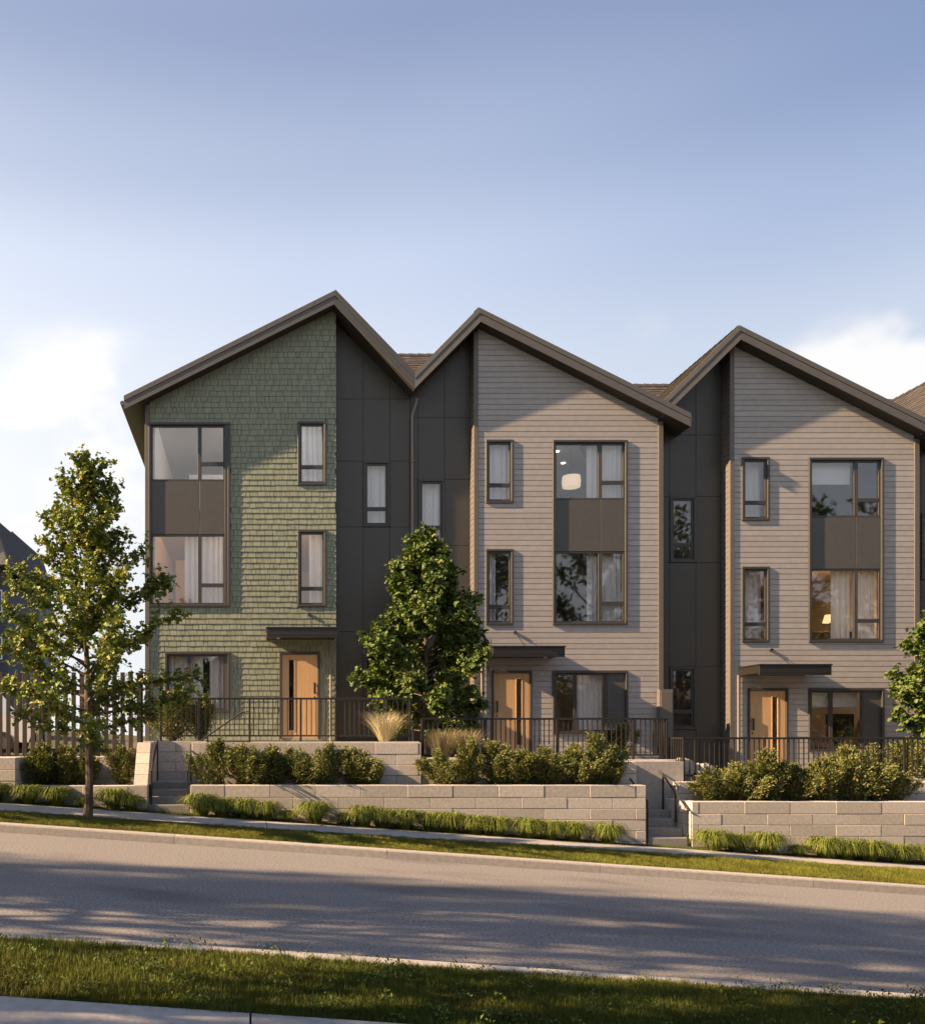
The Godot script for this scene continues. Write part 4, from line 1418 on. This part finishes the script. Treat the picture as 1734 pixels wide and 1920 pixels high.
func grow(c: Dictionary) -> Array:
	# returns [wood mesh, crown mesh] of a tree whose base is at the origin
	var g := RandomNumberGenerator.new()
	g.seed = c.seed
	var wood := MB.new()
	var crown := MB.new()
	crown.colored = true
	var H: float = c.height
	var tp := []
	var tr := []
	var off := Vector3.ZERO
	var seg := 14
	for k in seg + 1:
		var t := float(k) / seg
		tp.append(Vector3(0, H * 0.97 * t, 0) + off)
		tr.append(maxf(0.006, c.radius * pow(1.0 - t, 0.8) * (1.25 if k == 0 else 1.0)))
		off += Vector3(g.randfn() * c.wobble, 0, g.randfn() * c.wobble)
	wood.tube(tp, tr, 9)
	var az := g.randf() * TAU
	var nb: int = c.branches
	for i in nb:
		var t: float = lerpf(c.clear, 0.99, pow((i + 0.3) / nb, c.get("spread", 0.9)))
		var fi := t * seg
		var p0: Vector3 = tp[int(fi)].lerp(tp[mini(int(fi) + 1, seg)], fi - int(fi))
		az += 2.4 + g.randfn() * 0.35
		var u: float = (t - c.clear) / (1.0 - c.clear)
		var prof: float = c.profile.sample_baked(u)
		var L: float = prof * g.randf_range(0.72, 1.12)
		var el: float = lerpf(c.low_angle, c.high_angle, u) + g.randfn() * 0.12
		var d := Vector3(cos(az) * cos(el), sin(el), sin(az) * cos(el))
		var pts := [p0]
		var rad := [maxf(0.008, c.radius * 0.42 * (1.0 - u * 0.7))]
		var p := p0
		var ns := 6
		for k in ns:
			d = (d + Vector3(0, c.curl, 0) + rand_dir(g) * 0.13).normalized()
			p += d * L / ns
			pts.append(p)
			rad.append(maxf(0.003, rad[0] * (1.0 - 0.85 * (k + 1.0) / ns)))
		wood.tube(pts, rad, 5)
		# twigs with leaves along the branch
		var tw: int = maxi(3, int(c.twigs * L))
		for j in tw:
			var s := lerpf(c.get("bare", 0.22), 1.0, (j + g.randf()) / tw)
			var fs := minf(s * ns, ns - 0.001)
			var q: Vector3 = pts[int(fs)].lerp(pts[int(fs) + 1], fs - int(fs))
			var td := (d * 0.7 + rand_dir(g) * 0.9 + Vector3(0, 0.25, 0)).normalized()
			var tl: float = c.twig_len * g.randf_range(0.5, 1.2) * (1.15 - 0.45 * s)
			var e := q + td * tl
			wood.tube([q, e], [0.004, 0.002], 3)
			var nl: int = c.leaves
			for k in nl:
				var w := g.randf_range(0.15, 1.05)
				var at: Vector3 = q.lerp(e, w) + rand_dir(g) * c.fuzz * g.randf()
				var out := (at - Vector3(0, at.y * 0.92, 0)).normalized()
				var ld := (out * 0.6 + rand_dir(g) * 0.8 + Vector3(0, -0.25, 0)).normalized()
				var ln := (Vector3(0, 0.9, 0) + out * 0.35 + rand_dir(g) * 0.75).normalized()
				crown.col = leaf_color(g, c.col_a, c.col_b, c.col_odd, c.p_odd)
				leaf(crown, at, ld, ln, c.leaf * g.randf_range(0.65, 1.2), c.lobed)
	return [wood.mesh(), crown.mesh()]


func tree(nm: String, parts: Array, at: Vector3, turn: float, sc: float, label: String, group := "", slim := 1.0) -> void:
	var t := thing(nm, label, "tree", at, group)
	t.rotation.y = turn
	t.scale = Vector3(slim, 1.0, slim) * sc
	obj("trunk", parts[0], M.bark, t)
	obj("crown", parts[1], M.leaf, t)


func curve(pts: Array) -> Curve:
	var c := Curve.new()
	c.max_value = 10.0
	for p in pts:
		c.add_point(Vector2(p[0], p[1]), 0, 0, Curve.TANGENT_LINEAR, Curve.TANGENT_LINEAR)
	c.bake()
	return c


func shrub_mesh(seed_: int, w: float, h: float, n: int, size: float, ca: Color, cb: Color, odd: Color, p_odd: float) -> Array:
	var g := RandomNumberGenerator.new()
	g.seed = seed_
	var wood := MB.new()
	var cr := MB.new()
	cr.colored = true
	var stems := 16
	for k in stems:
		var az := TAU * k / stems + g.randf() * 0.4
		var lean := g.randf_range(0.05, 0.95)
		var top := Vector3(cos(az) * w * lean, h * (1.0 - 0.38 * lean * lean) * g.randf_range(0.75, 1.12), sin(az) * w * 0.8 * lean)
		var mid := top * Vector3(0.62, 0.45, 0.62)
		wood.tube([Vector3(cos(az), 0, sin(az)) * 0.03, mid, top], [0.012, 0.008, 0.003], 4)
		for j in n / stems:
			var s := pow(g.randf(), 0.6)
			var at := mid.lerp(top, s * 1.05) if g.randf() < 0.8 else mid * g.randf_range(0.35, 1.0)
			at += rand_dir(g) * w * 0.30 * g.randf() * (1.1 - 0.55 * s)
			at.y = maxf(at.y, 0.02)
			var out := Vector3(at.x, 0.15, at.z).normalized()
			cr.col = leaf_color(g, ca, cb, odd, p_odd)
			leaf(cr, at, (out + rand_dir(g) * 0.9 + Vector3(0, 0.35, 0)).normalized(), (Vector3(0, 0.8, 0) + out * 0.5 + rand_dir(g) * 0.8).normalized(), size * g.randf_range(0.7, 1.25), false)
	return [wood.mesh(), cr.mesh()]


func blade_clump(seed_: int, n: int, w: float, h: float, bw: float, ca: Color, cb: Color, stiff: float) -> ArrayMesh:
	# arching blades from one root
	var g := RandomNumberGenerator.new()
	g.seed = seed_
	var b := MB.new()
	b.colored = true
	for k in n:
		var az := g.randf() * TAU
		var out := Vector3(cos(az), 0, sin(az))
		var side := Vector3(-sin(az), 0, cos(az))
		var reach := w * pow(g.randf(), 0.6)
		var hh := h * g.randf_range(0.7, 1.15)
		var root := out * g.randf() * w * 0.22 + side * g.randfn() * 0.02
		var ww := bw * g.randf_range(0.7, 1.25)
		b.col = leaf_color(g, ca, cb, ca, 0.0)
		var prev := root
		var ns := 5
		for s in ns:
			var t := (s + 1.0) / ns
			var p := root + out * reach * pow(t, 0.95) + Vector3(0, hh * lerpf(2.9 * t - 2.6 * t * t, 1.15 * t - 0.15 * t * t, stiff), 0) + side * 0.02 * sin(t * 3.0 + k)
			var w0 := ww * (1.0 - pow(float(s) / ns, 2.0) * 0.7)
			var w1 := ww * (1.0 - pow(t, 2.0) * 0.95)
			b.quad(prev - side * w0, prev + side * w0, p + side * w1, p - side * w1, (Vector3.UP + out * 0.3))
			prev = p
	return b.mesh()


func tuft(seed_: int, n: int, spread: float, h: float, bw: float, ca: Color, cb: Color) -> ArrayMesh:
	var g := RandomNumberGenerator.new()
	g.seed = seed_
	var b := MB.new()
	b.colored = true
	for k in n:
		var root := Vector3(g.randfn() * spread, 0, g.randfn() * spread)
		var az := g.randf() * TAU
		var side := Vector3(cos(az), 0, sin(az)) * bw
		var lean := Vector3(g.randfn(), 0, g.randfn()) * 0.35
		var hh := h * g.randf_range(0.5, 1.2)
		var mid := root + Vector3(0, hh * 0.6, 0) + lean * hh * 0.35
		var tip := root + Vector3(0, hh, 0) + lean * hh
		b.col = leaf_color(g, ca, cb, cb, 0.0)
		var o := Vector3(-side.z, 0.01, side.x)
		b.quad(root - side, root + side, mid + side * 0.7, mid - side * 0.7, o)
		b.tri(mid - side * 0.7, mid + side * 0.7, tip, o)
	return b.mesh()


func lawn(nm: String, label: String, m: Mesh, n: int, x0: float, x1: float, za: Callable, zb: Callable, h: float, seed_: int, s0: float, s1: float) -> void:
	var g := RandomNumberGenerator.new()
	g.seed = seed_
	var patch := FastNoiseLite.new()
	patch.seed = seed_
	patch.frequency = 0.9
	var mm := MultiMesh.new()
	mm.transform_format = MultiMesh.TRANSFORM_3D
	mm.use_colors = true
	mm.mesh = m
	mm.instance_count = n
	for i in n:
		var x := g.randf_range(x0, x1)
		var z: float = lerpf(za.call(x), zb.call(x), g.randf())
		var q := patch.get_noise_2d(x, z)
		var s := g.randf_range(s0, s1) * (1.0 + 0.5 * q)
		mm.set_instance_transform(i, Transform3D(Basis(Vector3.UP, g.randf() * TAU).scaled(Vector3(1.0, s, 1.0)), Vector3(x, ground_y(x) + h, z)))
		var k := 0.95 + 0.5 * q
		mm.set_instance_color(i, Color(clampf(k + 0.18 * patch.get_noise_2d(x * 0.4 + 30.0, z), 0.5, 1.6), k, k * 0.9))
	var o := MultiMeshInstance3D.new()
	o.multimesh = mm
	o.material_override = M.blade
	put(o, nm, self)
	tag(o, label, "grass")
	stuff(o)


func build_plants() -> void:
	# the street tree: sparse, upright shoots
	var maple := grow({seed = 5, height = 6.05, radius = 0.075, wobble = 0.022, branches = 66, clear = 0.22, low_angle = -0.02, high_angle = 1.08, curl = 0.05, twigs = 22.0, twig_len = 0.34, leaves = 11, fuzz = 0.085, leaf = 0.085, lobed = true, bare = 0.18,
		profile = curve([[0.0, 1.45], [0.1, 1.8], [0.3, 1.75], [0.5, 1.35], [0.7, 0.98], [0.88, 0.7], [1.0, 0.5]]), col_a = Color(0.125, 0.175, 0.038), col_b = Color(0.22, 0.25, 0.062), col_odd = Color(0.32, 0.24, 0.045), p_odd = 0.10})
	tree("street_tree", maple, Vector3(-2.79, ground_y(-2.79) + 0.12, 8.85), 0.6, 1.0, "slim young street tree with yellow-green leaves on the grass verge")
	tree("street_tree", maple, Vector3(-9.6, ground_y(-9.6) + 0.12, 8.9), 2.6, 1.05, "street tree on the far verge, out of view to the left, nearest the frame")
	tree("street_tree", maple, Vector3(-16.4, ground_y(-16.4) + 0.12, 8.85), 4.4, 1.1, "street tree on the far verge, out of view, farther to the left")
	# the garden trees: dense, egg-shaped
	var linden := grow({seed = 9, height = 5.35, radius = 0.06, wobble = 0.012, branches = 84, clear = 0.10, low_angle = -0.05, high_angle = 1.05, curl = 0.06, twigs = 24.0, twig_len = 0.36, leaves = 12, fuzz = 0.11, leaf = 0.12, lobed = true, bare = 0.35,
		profile = curve([[0.0, 1.15], [0.12, 1.6], [0.35, 1.75], [0.5, 1.5], [0.7, 1.05], [0.85, 0.65], [1.0, 0.3]]), col_a = Color(0.06, 0.10, 0.025), col_b = Color(0.11, 0.155, 0.038), col_odd = Color(0.2, 0.19, 0.04), p_odd = 0.07})
	tree("garden_tree", linden, Vector3(4.2, 1.262, 2.35), 0.0, 1.0, "dense green garden tree in front of the dark recess between two houses", "garden trees")
	tree("garden_tree", linden, Vector3(17.15, 0.34, 2.6), 2.2, 0.97, "green garden tree cut off by the right edge", "garden trees")
	# trees across the street, out of view: their shadows fall on the road, and windows mirror them
	var big := grow({seed = 31, height = 9.5, radius = 0.16, wobble = 0.03, branches = 34, clear = 0.26, low_angle = 0.3, high_angle = 1.1, curl = 0.06, twigs = 6.5, twig_len = 0.6, leaves = 9, fuzz = 0.26, leaf = 0.24, lobed = false, bare = 0.3,
		profile = curve([[0.0, 1.9], [0.2, 3.0], [0.5, 2.7], [0.8, 1.5], [1.0, 0.5]]), col_a = Color(0.04, 0.07, 0.018), col_b = Color(0.08, 0.11, 0.025), col_odd = Color(0.1, 0.1, 0.03), p_odd = 0.05})
	var spots := [[-12.0, 18.0, 0.0, 1.35], [-17.5, 18.1, 1.1, 1.75], [-24.0, 18.2, 2.4, 1.9], [-31.5, 18.4, 0.9, 2.05], [-40.0, 18.8, 4.0, 2.3], [-6.2, 20.0, 3.4, 1.25], [-9.5, 20.3, 5.1, 1.5], [-11.0, 22.4, 3.0, 0.85], [-15.5, 22.6, 0.7, 1.0], [-20.5, 22.8, 1.9, 1.1]]
	for i in spots.size():
		var s: Array = spots[i]
		tree("verge_tree", big, Vector3(s[0], ground_y(s[0]) + 0.08, s[1]), s[2], s[3], "tree across the street, out of view to the left, %s of its row" % ordinal(i), "trees on the near side of the street", minf(1.0, 0.78 / s[3]))
	var far := [[4.0, 29.0, 0.4, 0.95], [9.5, 31.0, 2.0, 1.0], [14.5, 30.0, 4.0, 1.6], [20.5, 30.5, 1.0, 1.75], [26.5, 31.0, 3.3, 1.8], [-4.0, 30.0, 5.0, 1.0], [33.5, 31.0, 0.1, 1.9], [40.0, 33.0, 0.1, 2.1]]
	for i in far.size():
		var s: Array = far[i]
		tree("park_tree", big, Vector3(s[0], ground_y(s[0]) + 0.05, s[1]), s[2], s[3], "large tree behind the viewer, mirrored in the windows, %s of its row" % ordinal(i), "trees behind the viewer")
	# shrubs in the planters
	var sa := Color(0.08, 0.105, 0.032)
	var sb := Color(0.17, 0.18, 0.06)
	var so := Color(0.27, 0.20, 0.06)
	var kinds := []
	for k in 4:
		kinds.append(shrub_mesh(60 + k, 0.66, 0.88, 7000, 0.055, sa, sb, so, 0.12))
	var beds := [
		[[[-0.72, 0.95, 0.9], [-0.1, 1.0, 1.05], [0.45, 0.95, 1.1], [1.1, 0.85, 0.95], [1.65, 0.8, 0.85], [2.2, 0.9, 1.0], [2.6, 0.6, 0.7]], 0.73, 5.25, "green leafy shrub in the planter below the green house's railing"],
		[[[4.05, 0.95, 0.95], [4.65, 0.9, 0.9], [5.2, 1.0, 0.95], [5.75, 0.95, 1.05], [6.3, 0.85, 1.0], [6.85, 0.95, 0.95], [7.3, 1.1, 0.9], [7.62, 0.6, 0.6]], 0.73, 5.25, "green leafy shrub in the middle planter on the long wall"],
		[[[9.75, 0.85, 0.9], [10.3, 1.0, 1.0], [10.85, 1.05, 1.05], [11.45, 0.9, 1.0], [12.0, 1.2, 1.05], [12.6, 1.05, 1.1], [13.15, 0.85, 1.0], [13.5, 0.7, 0.8]], 0.39, 5.25, "green leafy shrub in the right-hand planter"],
		[[[-4.35, 0.95, 1.0], [-3.85, 0.9, 0.95], [-3.45, 0.85, 0.75], [-2.72, 0.85, 0.75]], 0.73, 5.25, "dark green shrub in the left planter behind the street tree"],
	]
	var n := 0
	for bd in beds:
		for i in bd[0].size():
			var s: Array = bd[0][i]
			var k: Array = kinds[n % 4]
			var t := thing("shrub", "%s, %s from the left" % [bd[3], ordinal(i)], "shrub", Vector3(s[0], bd[1], bd[2] + rng.randf_range(-0.06, 0.06)), "shrubs in the wall planters")
			t.rotation.y = n * 1.7
			t.scale = Vector3(s[2] * 1.16, s[1] * rng.randf_range(0.82, 1.14), s[2] * 0.86)
			obj("stem", k[0], M.bark, t)
			obj("foliage", k[1], M.leaf, t)
			n += 1
	for s in [[Vector3(-1.9, 1.70, 2.2), 1.3, "dark shrub below the green house's ground window"], [Vector3(-1.2, 1.70, 2.0), 1.1, "second dark shrub below the green house's ground window, nearer the door"], [Vector3(9.1, 1.26, 2.0), 0.9, "dark shrub behind the end of the middle railing"], [Vector3(15.2, 0.80, 3.3), 1.0, "flowering shrub behind the right railing"], [Vector3(14.3, 0.80, 3.3), 0.85, "low shrub behind the right railing, left of the flowering one"]]:
		var t := thing("shrub", s[2], "shrub", s[0], "shrubs on the patios")
		t.rotation.y = n * 1.3
		t.scale = Vector3.ONE * s[1]
		obj("stem", kinds[n % 4][0], M.bark, t)
		obj("foliage", kinds[n % 4][1], M.leaf, t)
		n += 1
	# arching grass clumps along the foot of the walls
	var cl := []
	for k in 4:
		cl.append(blade_clump(80 + k, 520, 0.46, 0.46, 0.0075, Color(0.085, 0.12, 0.02), Color(0.17, 0.19, 0.04), 0.12))
	var rows := [
		[[-5.1, 1.0], [-4.45, 1.0], [-3.88, 1.0], [-3.35, 0.6], [-2.75, 1.1], [-2.4, 0.85]],
		[[-0.98, 1.15], [-0.58, 1.0], [-0.12, 1.05], [0.3, 1.0], [0.72, 0.6], [1.28, 1.15], [1.9, 0.7], [2.25, 1.1], [2.62, 1.0], [3.08, 1.05], [3.6, 1.0], [4.02, 1.05], [4.5, 1.0], [4.92, 1.0], [5.55, 1.05], [5.98, 1.0], [6.45, 1.0], [7.15, 1.05]],
		[[9.25, 1.1], [9.72, 0.95], [10.33, 1.15], [10.95, 0.65], [11.5, 1.1], [11.95, 1.05], [12.4, 1.1], [12.95, 1.0], [13.6, 1.05], [14.2, 1.0]],
	]
	var what := ["arching green grass clump at the foot of the left wall", "arching green grass clump along the long low wall", "arching green grass clump at the foot of the right wall"]
	for r in 3:
		for i in rows[r].size():
			var s: Array = rows[r][i]
			var o := obj("grass_clump", cl[(i * 3 + r) % 4], M.blade)
			o.position = Vector3(s[0], ground_y(s[0]) + 0.125, 6.20 + rng.randf_range(-0.04, 0.04))
			o.rotation.y = i * 2.1
			o.scale = Vector3.ONE * s[1]
			tag(o, "%s, %s from the left" % [what[r], ordinal(i)], "grass clump", "grass clumps along the walls")
	# tall feathery grasses on the patios
	var fg := blade_clump(95, 560, 0.66, 0.74, 0.004, Color(0.36, 0.32, 0.20), Color(0.55, 0.50, 0.35), 0.75)
	var fd := blade_clump(96, 460, 0.58, 0.78, 0.004, Color(0.19, 0.16, 0.09), Color(0.31, 0.26, 0.16), 0.8)
	for s in [[fg, Vector3(3.02, 1.70, 4.0), "pale feathery fountain grass behind the green house's railing"], [fd, Vector3(4.25, 1.262, 4.25), "brown feathery grass at the foot of the garden tree"], [fd, Vector3(4.75, 1.262, 4.1), "brown feathery grass behind the middle railing, right of the garden tree"]]:
		var o := obj("fountain_grass", s[0], M.blade)
		o.position = s[1]
		tag(o, s[2], "ornamental grass", "feathery grasses")
	# mown grass
	var ta := tuft(101, 14, 0.028, 0.07, 0.0026, Color(0.085, 0.105, 0.018), Color(0.15, 0.155, 0.03))
	lawn("verge_grass", "mown yellow-green grass on the verge across the road", ta, 26000, -6.0, 19.0, func(px): return 8.07 - 0.062 * clampf(px, 0.0, 16.0), func(_px): return 9.93, 0.12, 7, 0.6, 1.0)
	var tb := tuft(102, 16, 0.024, 0.062, 0.0019, Color(0.055, 0.085, 0.015), Color(0.12, 0.135, 0.028))
	lawn("near_grass", "longer green grass on the near verge at the bottom", tb, 28000, -3.2, 8.0, func(_px): return 17.60, func(_px): return 19.18, 0.06, 8, 0.6, 1.15)
	var weed := MB.new()
	weed.colored = true
	var g := RandomNumberGenerator.new()
	g.seed = 4
	for k in 26:
		weed.col = leaf_color(g, Color(0.05, 0.09, 0.015), Color(0.10, 0.13, 0.03), Color(0.14, 0.18, 0.04), 0.05)
		leaf(weed, Vector3(g.randfn() * 0.035, g.randf_range(0.02, 0.10), g.randfn() * 0.04), (rand_dir(g) + Vector3(0, 0.3, 0)).normalized(), (Vector3.UP + rand_dir(g) * 0.5).normalized(), g.randf_range(0.018, 0.035), false)
	lawn("clover", "small leafy weeds among the near grass", weed.mesh(), 300, -3.2, 8.0, func(_px): return 17.60, func(_px): return 19.1, 0.06, 15, 0.7, 1.3)
	var bed := tuft(103, 12, 0.03, 0.06, 0.003, Color(0.06, 0.085, 0.015), Color(0.11, 0.125, 0.025))
	lawn("bed_grass", "low green ground cover between the grass clumps and the pavement", bed, 6500, -6.0, 16.0, func(_px): return 5.9, func(px): return 6.53 - 0.022 * clampf(px, 0.0, 14.0), 0.125, 19, 0.5, 1.0)


# ------------------------------------------------------------------ background

func build_background() -> void:
	# townhouses far behind the street tree, seen at their corners
	for s in [[Vector3(-19.5, 2.2, -36.0), 7.0, 1.0, M.far_blue, "far dark-blue townhouse at the left edge, its gable nearest the frame"], [Vector3(-21.2, 2.0, -47.5), 7.0, 1.13, M.far_grey, "far townhouse behind the street tree with sunlit pale cladding"], [Vector3(-23.6, 1.8, -59.0), 7.0, 1.15, M.far_blue, "farthest small townhouse, mostly hidden by the street tree's crown"]]:
		var t := thing("far_townhouse", s[4], "house", s[0], "far townhouses at the left")
		var w: float = s[1] / 2.0
		var k: float = s[2]
		var b := MB.new()
		b.box(Vector3(-w, -3.0, -9.0), Vector3(w, 11.2 * k, 0.0))
		obj("wall", b.mesh(), s[3], t)
		# projecting pale bay with courses
		var y := -1.0
		while y < 10.4 * k:
			var c := MB.new()
			c.hexa([Vector3(w * 0.02, y, 0.93), Vector3(w * 0.62, y, 0.93), Vector3(w * 0.62, y + 0.295, 0.90), Vector3(w * 0.02, y + 0.295, 0.90)], [Vector3(w * 0.02, y, 0.0), Vector3(w * 0.62, y, 0.0), Vector3(w * 0.62, y + 0.295, 0.0), Vector3(w * 0.02, y + 0.295, 0.0)])
			obj("siding_board", c.mesh(), M.far_pale, t)
			y += 0.3
		var gb := MB.new()
		gb.prism(PackedVector2Array([Vector2(-w - 0.3, 11.0 * k), Vector2(w + 0.3, 11.0 * k), Vector2(w * 0.8, 13.8 * k)]), -0.4, 0.9)
		obj("gable", gb.mesh(), M.far_grey, t)
		for r in [[Vector2(-w - 0.5, 10.8 * k), Vector2(w * 0.8, 14.1 * k)], [Vector2(w * 0.8, 14.1 * k), Vector2(w + 0.5, 10.8 * k)]]:
			var rb := MB.new()
			rb.hexa([Vector3(r[0].x, r[0].y, 1.2), Vector3(r[1].x, r[1].y, 1.2), Vector3(r[1].x, r[1].y - 0.3, 1.2), Vector3(r[0].x, r[0].y - 0.3, 1.2)], [Vector3(r[0].x, r[0].y, -9.0), Vector3(r[1].x, r[1].y, -9.0), Vector3(r[1].x, r[1].y - 0.3, -9.0), Vector3(r[0].x, r[0].y - 0.3, -9.0)])
			obj("roof", rb.mesh(), M.far_roof, t)
		for wy in [8.0 * k, 4.9 * k, 1.8]:
			for wx in [-w * 0.62, -w * 0.2, w * 0.8]:
				var f := MB.new()
				ring(f, [wx - 0.35, wx + 0.35, wy, wy + 1.5], 0.09, 0.0, 0.08)
				var fo := obj("window", f.mesh(), M.white_frame, t)
				var pb := MB.new()
				pb.box(Vector3(wx - 0.26, wy + 0.09, 0.005), Vector3(wx + 0.26, wy + 1.41, 0.02))
				obj("pane", pb.mesh(), M.car_glass, fo)
	# houses across the street, behind the viewer: the ground-floor windows mirror them
	for i in 9:
		var x := -16.0 + 8.2 * i
		var t := thing("opposite_house", "house across the street behind the viewer, %s from the left" % ordinal(i), "house", Vector3(x, ground_y(x), 36.0), "houses across the street")
		var b := MB.new()
		b.box(Vector3(-3.6, -2.0, 0.0), Vector3(3.6, 6.4, 8.0))
		obj("wall", b.mesh(), [M.far_blue, M.far_pale, M.far_grey][i % 3], t)
		var gb := MB.new()
		gb.prism(PackedVector2Array([Vector2(-4.0, 6.3), Vector2(4.0, 6.3), Vector2(0.0, 9.0)]), -0.4, 8.3)
		obj("roof", gb.mesh(), M.far_roof, t)
		for wx in [-1.8, 1.8]:
			for wy in [1.0, 4.0]:
				var f := MB.new()
				ring(f, [wx - 0.7, wx + 0.7, wy, wy + 1.5], 0.09, -0.08, 0.0)
				var fo := obj("window", f.mesh(), M.white_frame, t)
				var pb := MB.new()
				pb.box(Vector3(wx - 0.61, wy + 0.09, -0.02), Vector3(wx + 0.61, wy + 1.41, -0.005))
				obj("pane", pb.mesh(), M.car_glass, fo)
	# white van parked behind the fence
	var v := thing("parked_van", "white van parked behind the slat fence at the left edge", "van", Vector3(-8.7, 1.32, -3.2))
	var body := MB.new()
	body.prism(PackedVector2Array([Vector2(-2.4, 0.35), Vector2(2.2, 0.35), Vector2(2.35, 0.8), Vector2(2.25, 1.05), Vector2(1.45, 1.22), Vector2(0.85, 1.95), Vector2(0.6, 2.05), Vector2(-2.3, 2.05), Vector2(-2.45, 1.7)]), -0.9, 0.9)
	obj("body", body.mesh(), M.car_white, v)
	for s in [PackedVector2Array([Vector2(0.1, 1.2), Vector2(1.3, 1.2), Vector2(0.78, 1.85), Vector2(0.1, 1.85)]), PackedVector2Array([Vector2(-1.0, 1.2), Vector2(0.0, 1.2), Vector2(0.0, 1.85), Vector2(-1.0, 1.85)]), PackedVector2Array([Vector2(-2.25, 1.2), Vector2(-1.1, 1.2), Vector2(-1.1, 1.85), Vector2(-2.2, 1.85)])]:
		var wb := MB.new()
		wb.prism(s, 0.88, 0.912)
		obj("side_window", wb.mesh(), M.car_glass, v)
	for wx in [-1.6, 1.45]:
		for wz in [-0.82, 0.82]:
			var w := MB.new()
			w.tube([Vector3(wx, 0.33, wz - 0.11), Vector3(wx, 0.33, wz + 0.11)], [0.33, 0.33], 22)
			var wo := obj("wheel", w.mesh(), M.tyre, v)
			var rim := MB.new()
			rim.tube([Vector3(wx, 0.33, wz + 0.1 * signf(wz)), Vector3(wx, 0.33, wz + 0.118 * signf(wz))], [0.2, 0.19], 18)
			obj("rim", rim.mesh(), M.chrome, wo)
	bar(v, "bumper", Vector3(2.2, 0.36, -0.85), Vector3(2.42, 0.62, 0.85), M.black)
	bar(v, "door_handle", Vector3(0.15, 1.05, 0.901), Vector3(0.3, 1.09, 0.93), M.black)


func _ready() -> void:
	rng.seed = 3
	build_view()
	build_materials()
	build_ground()
	build_houses()
	build_garden()
	build_background()
	build_plants()
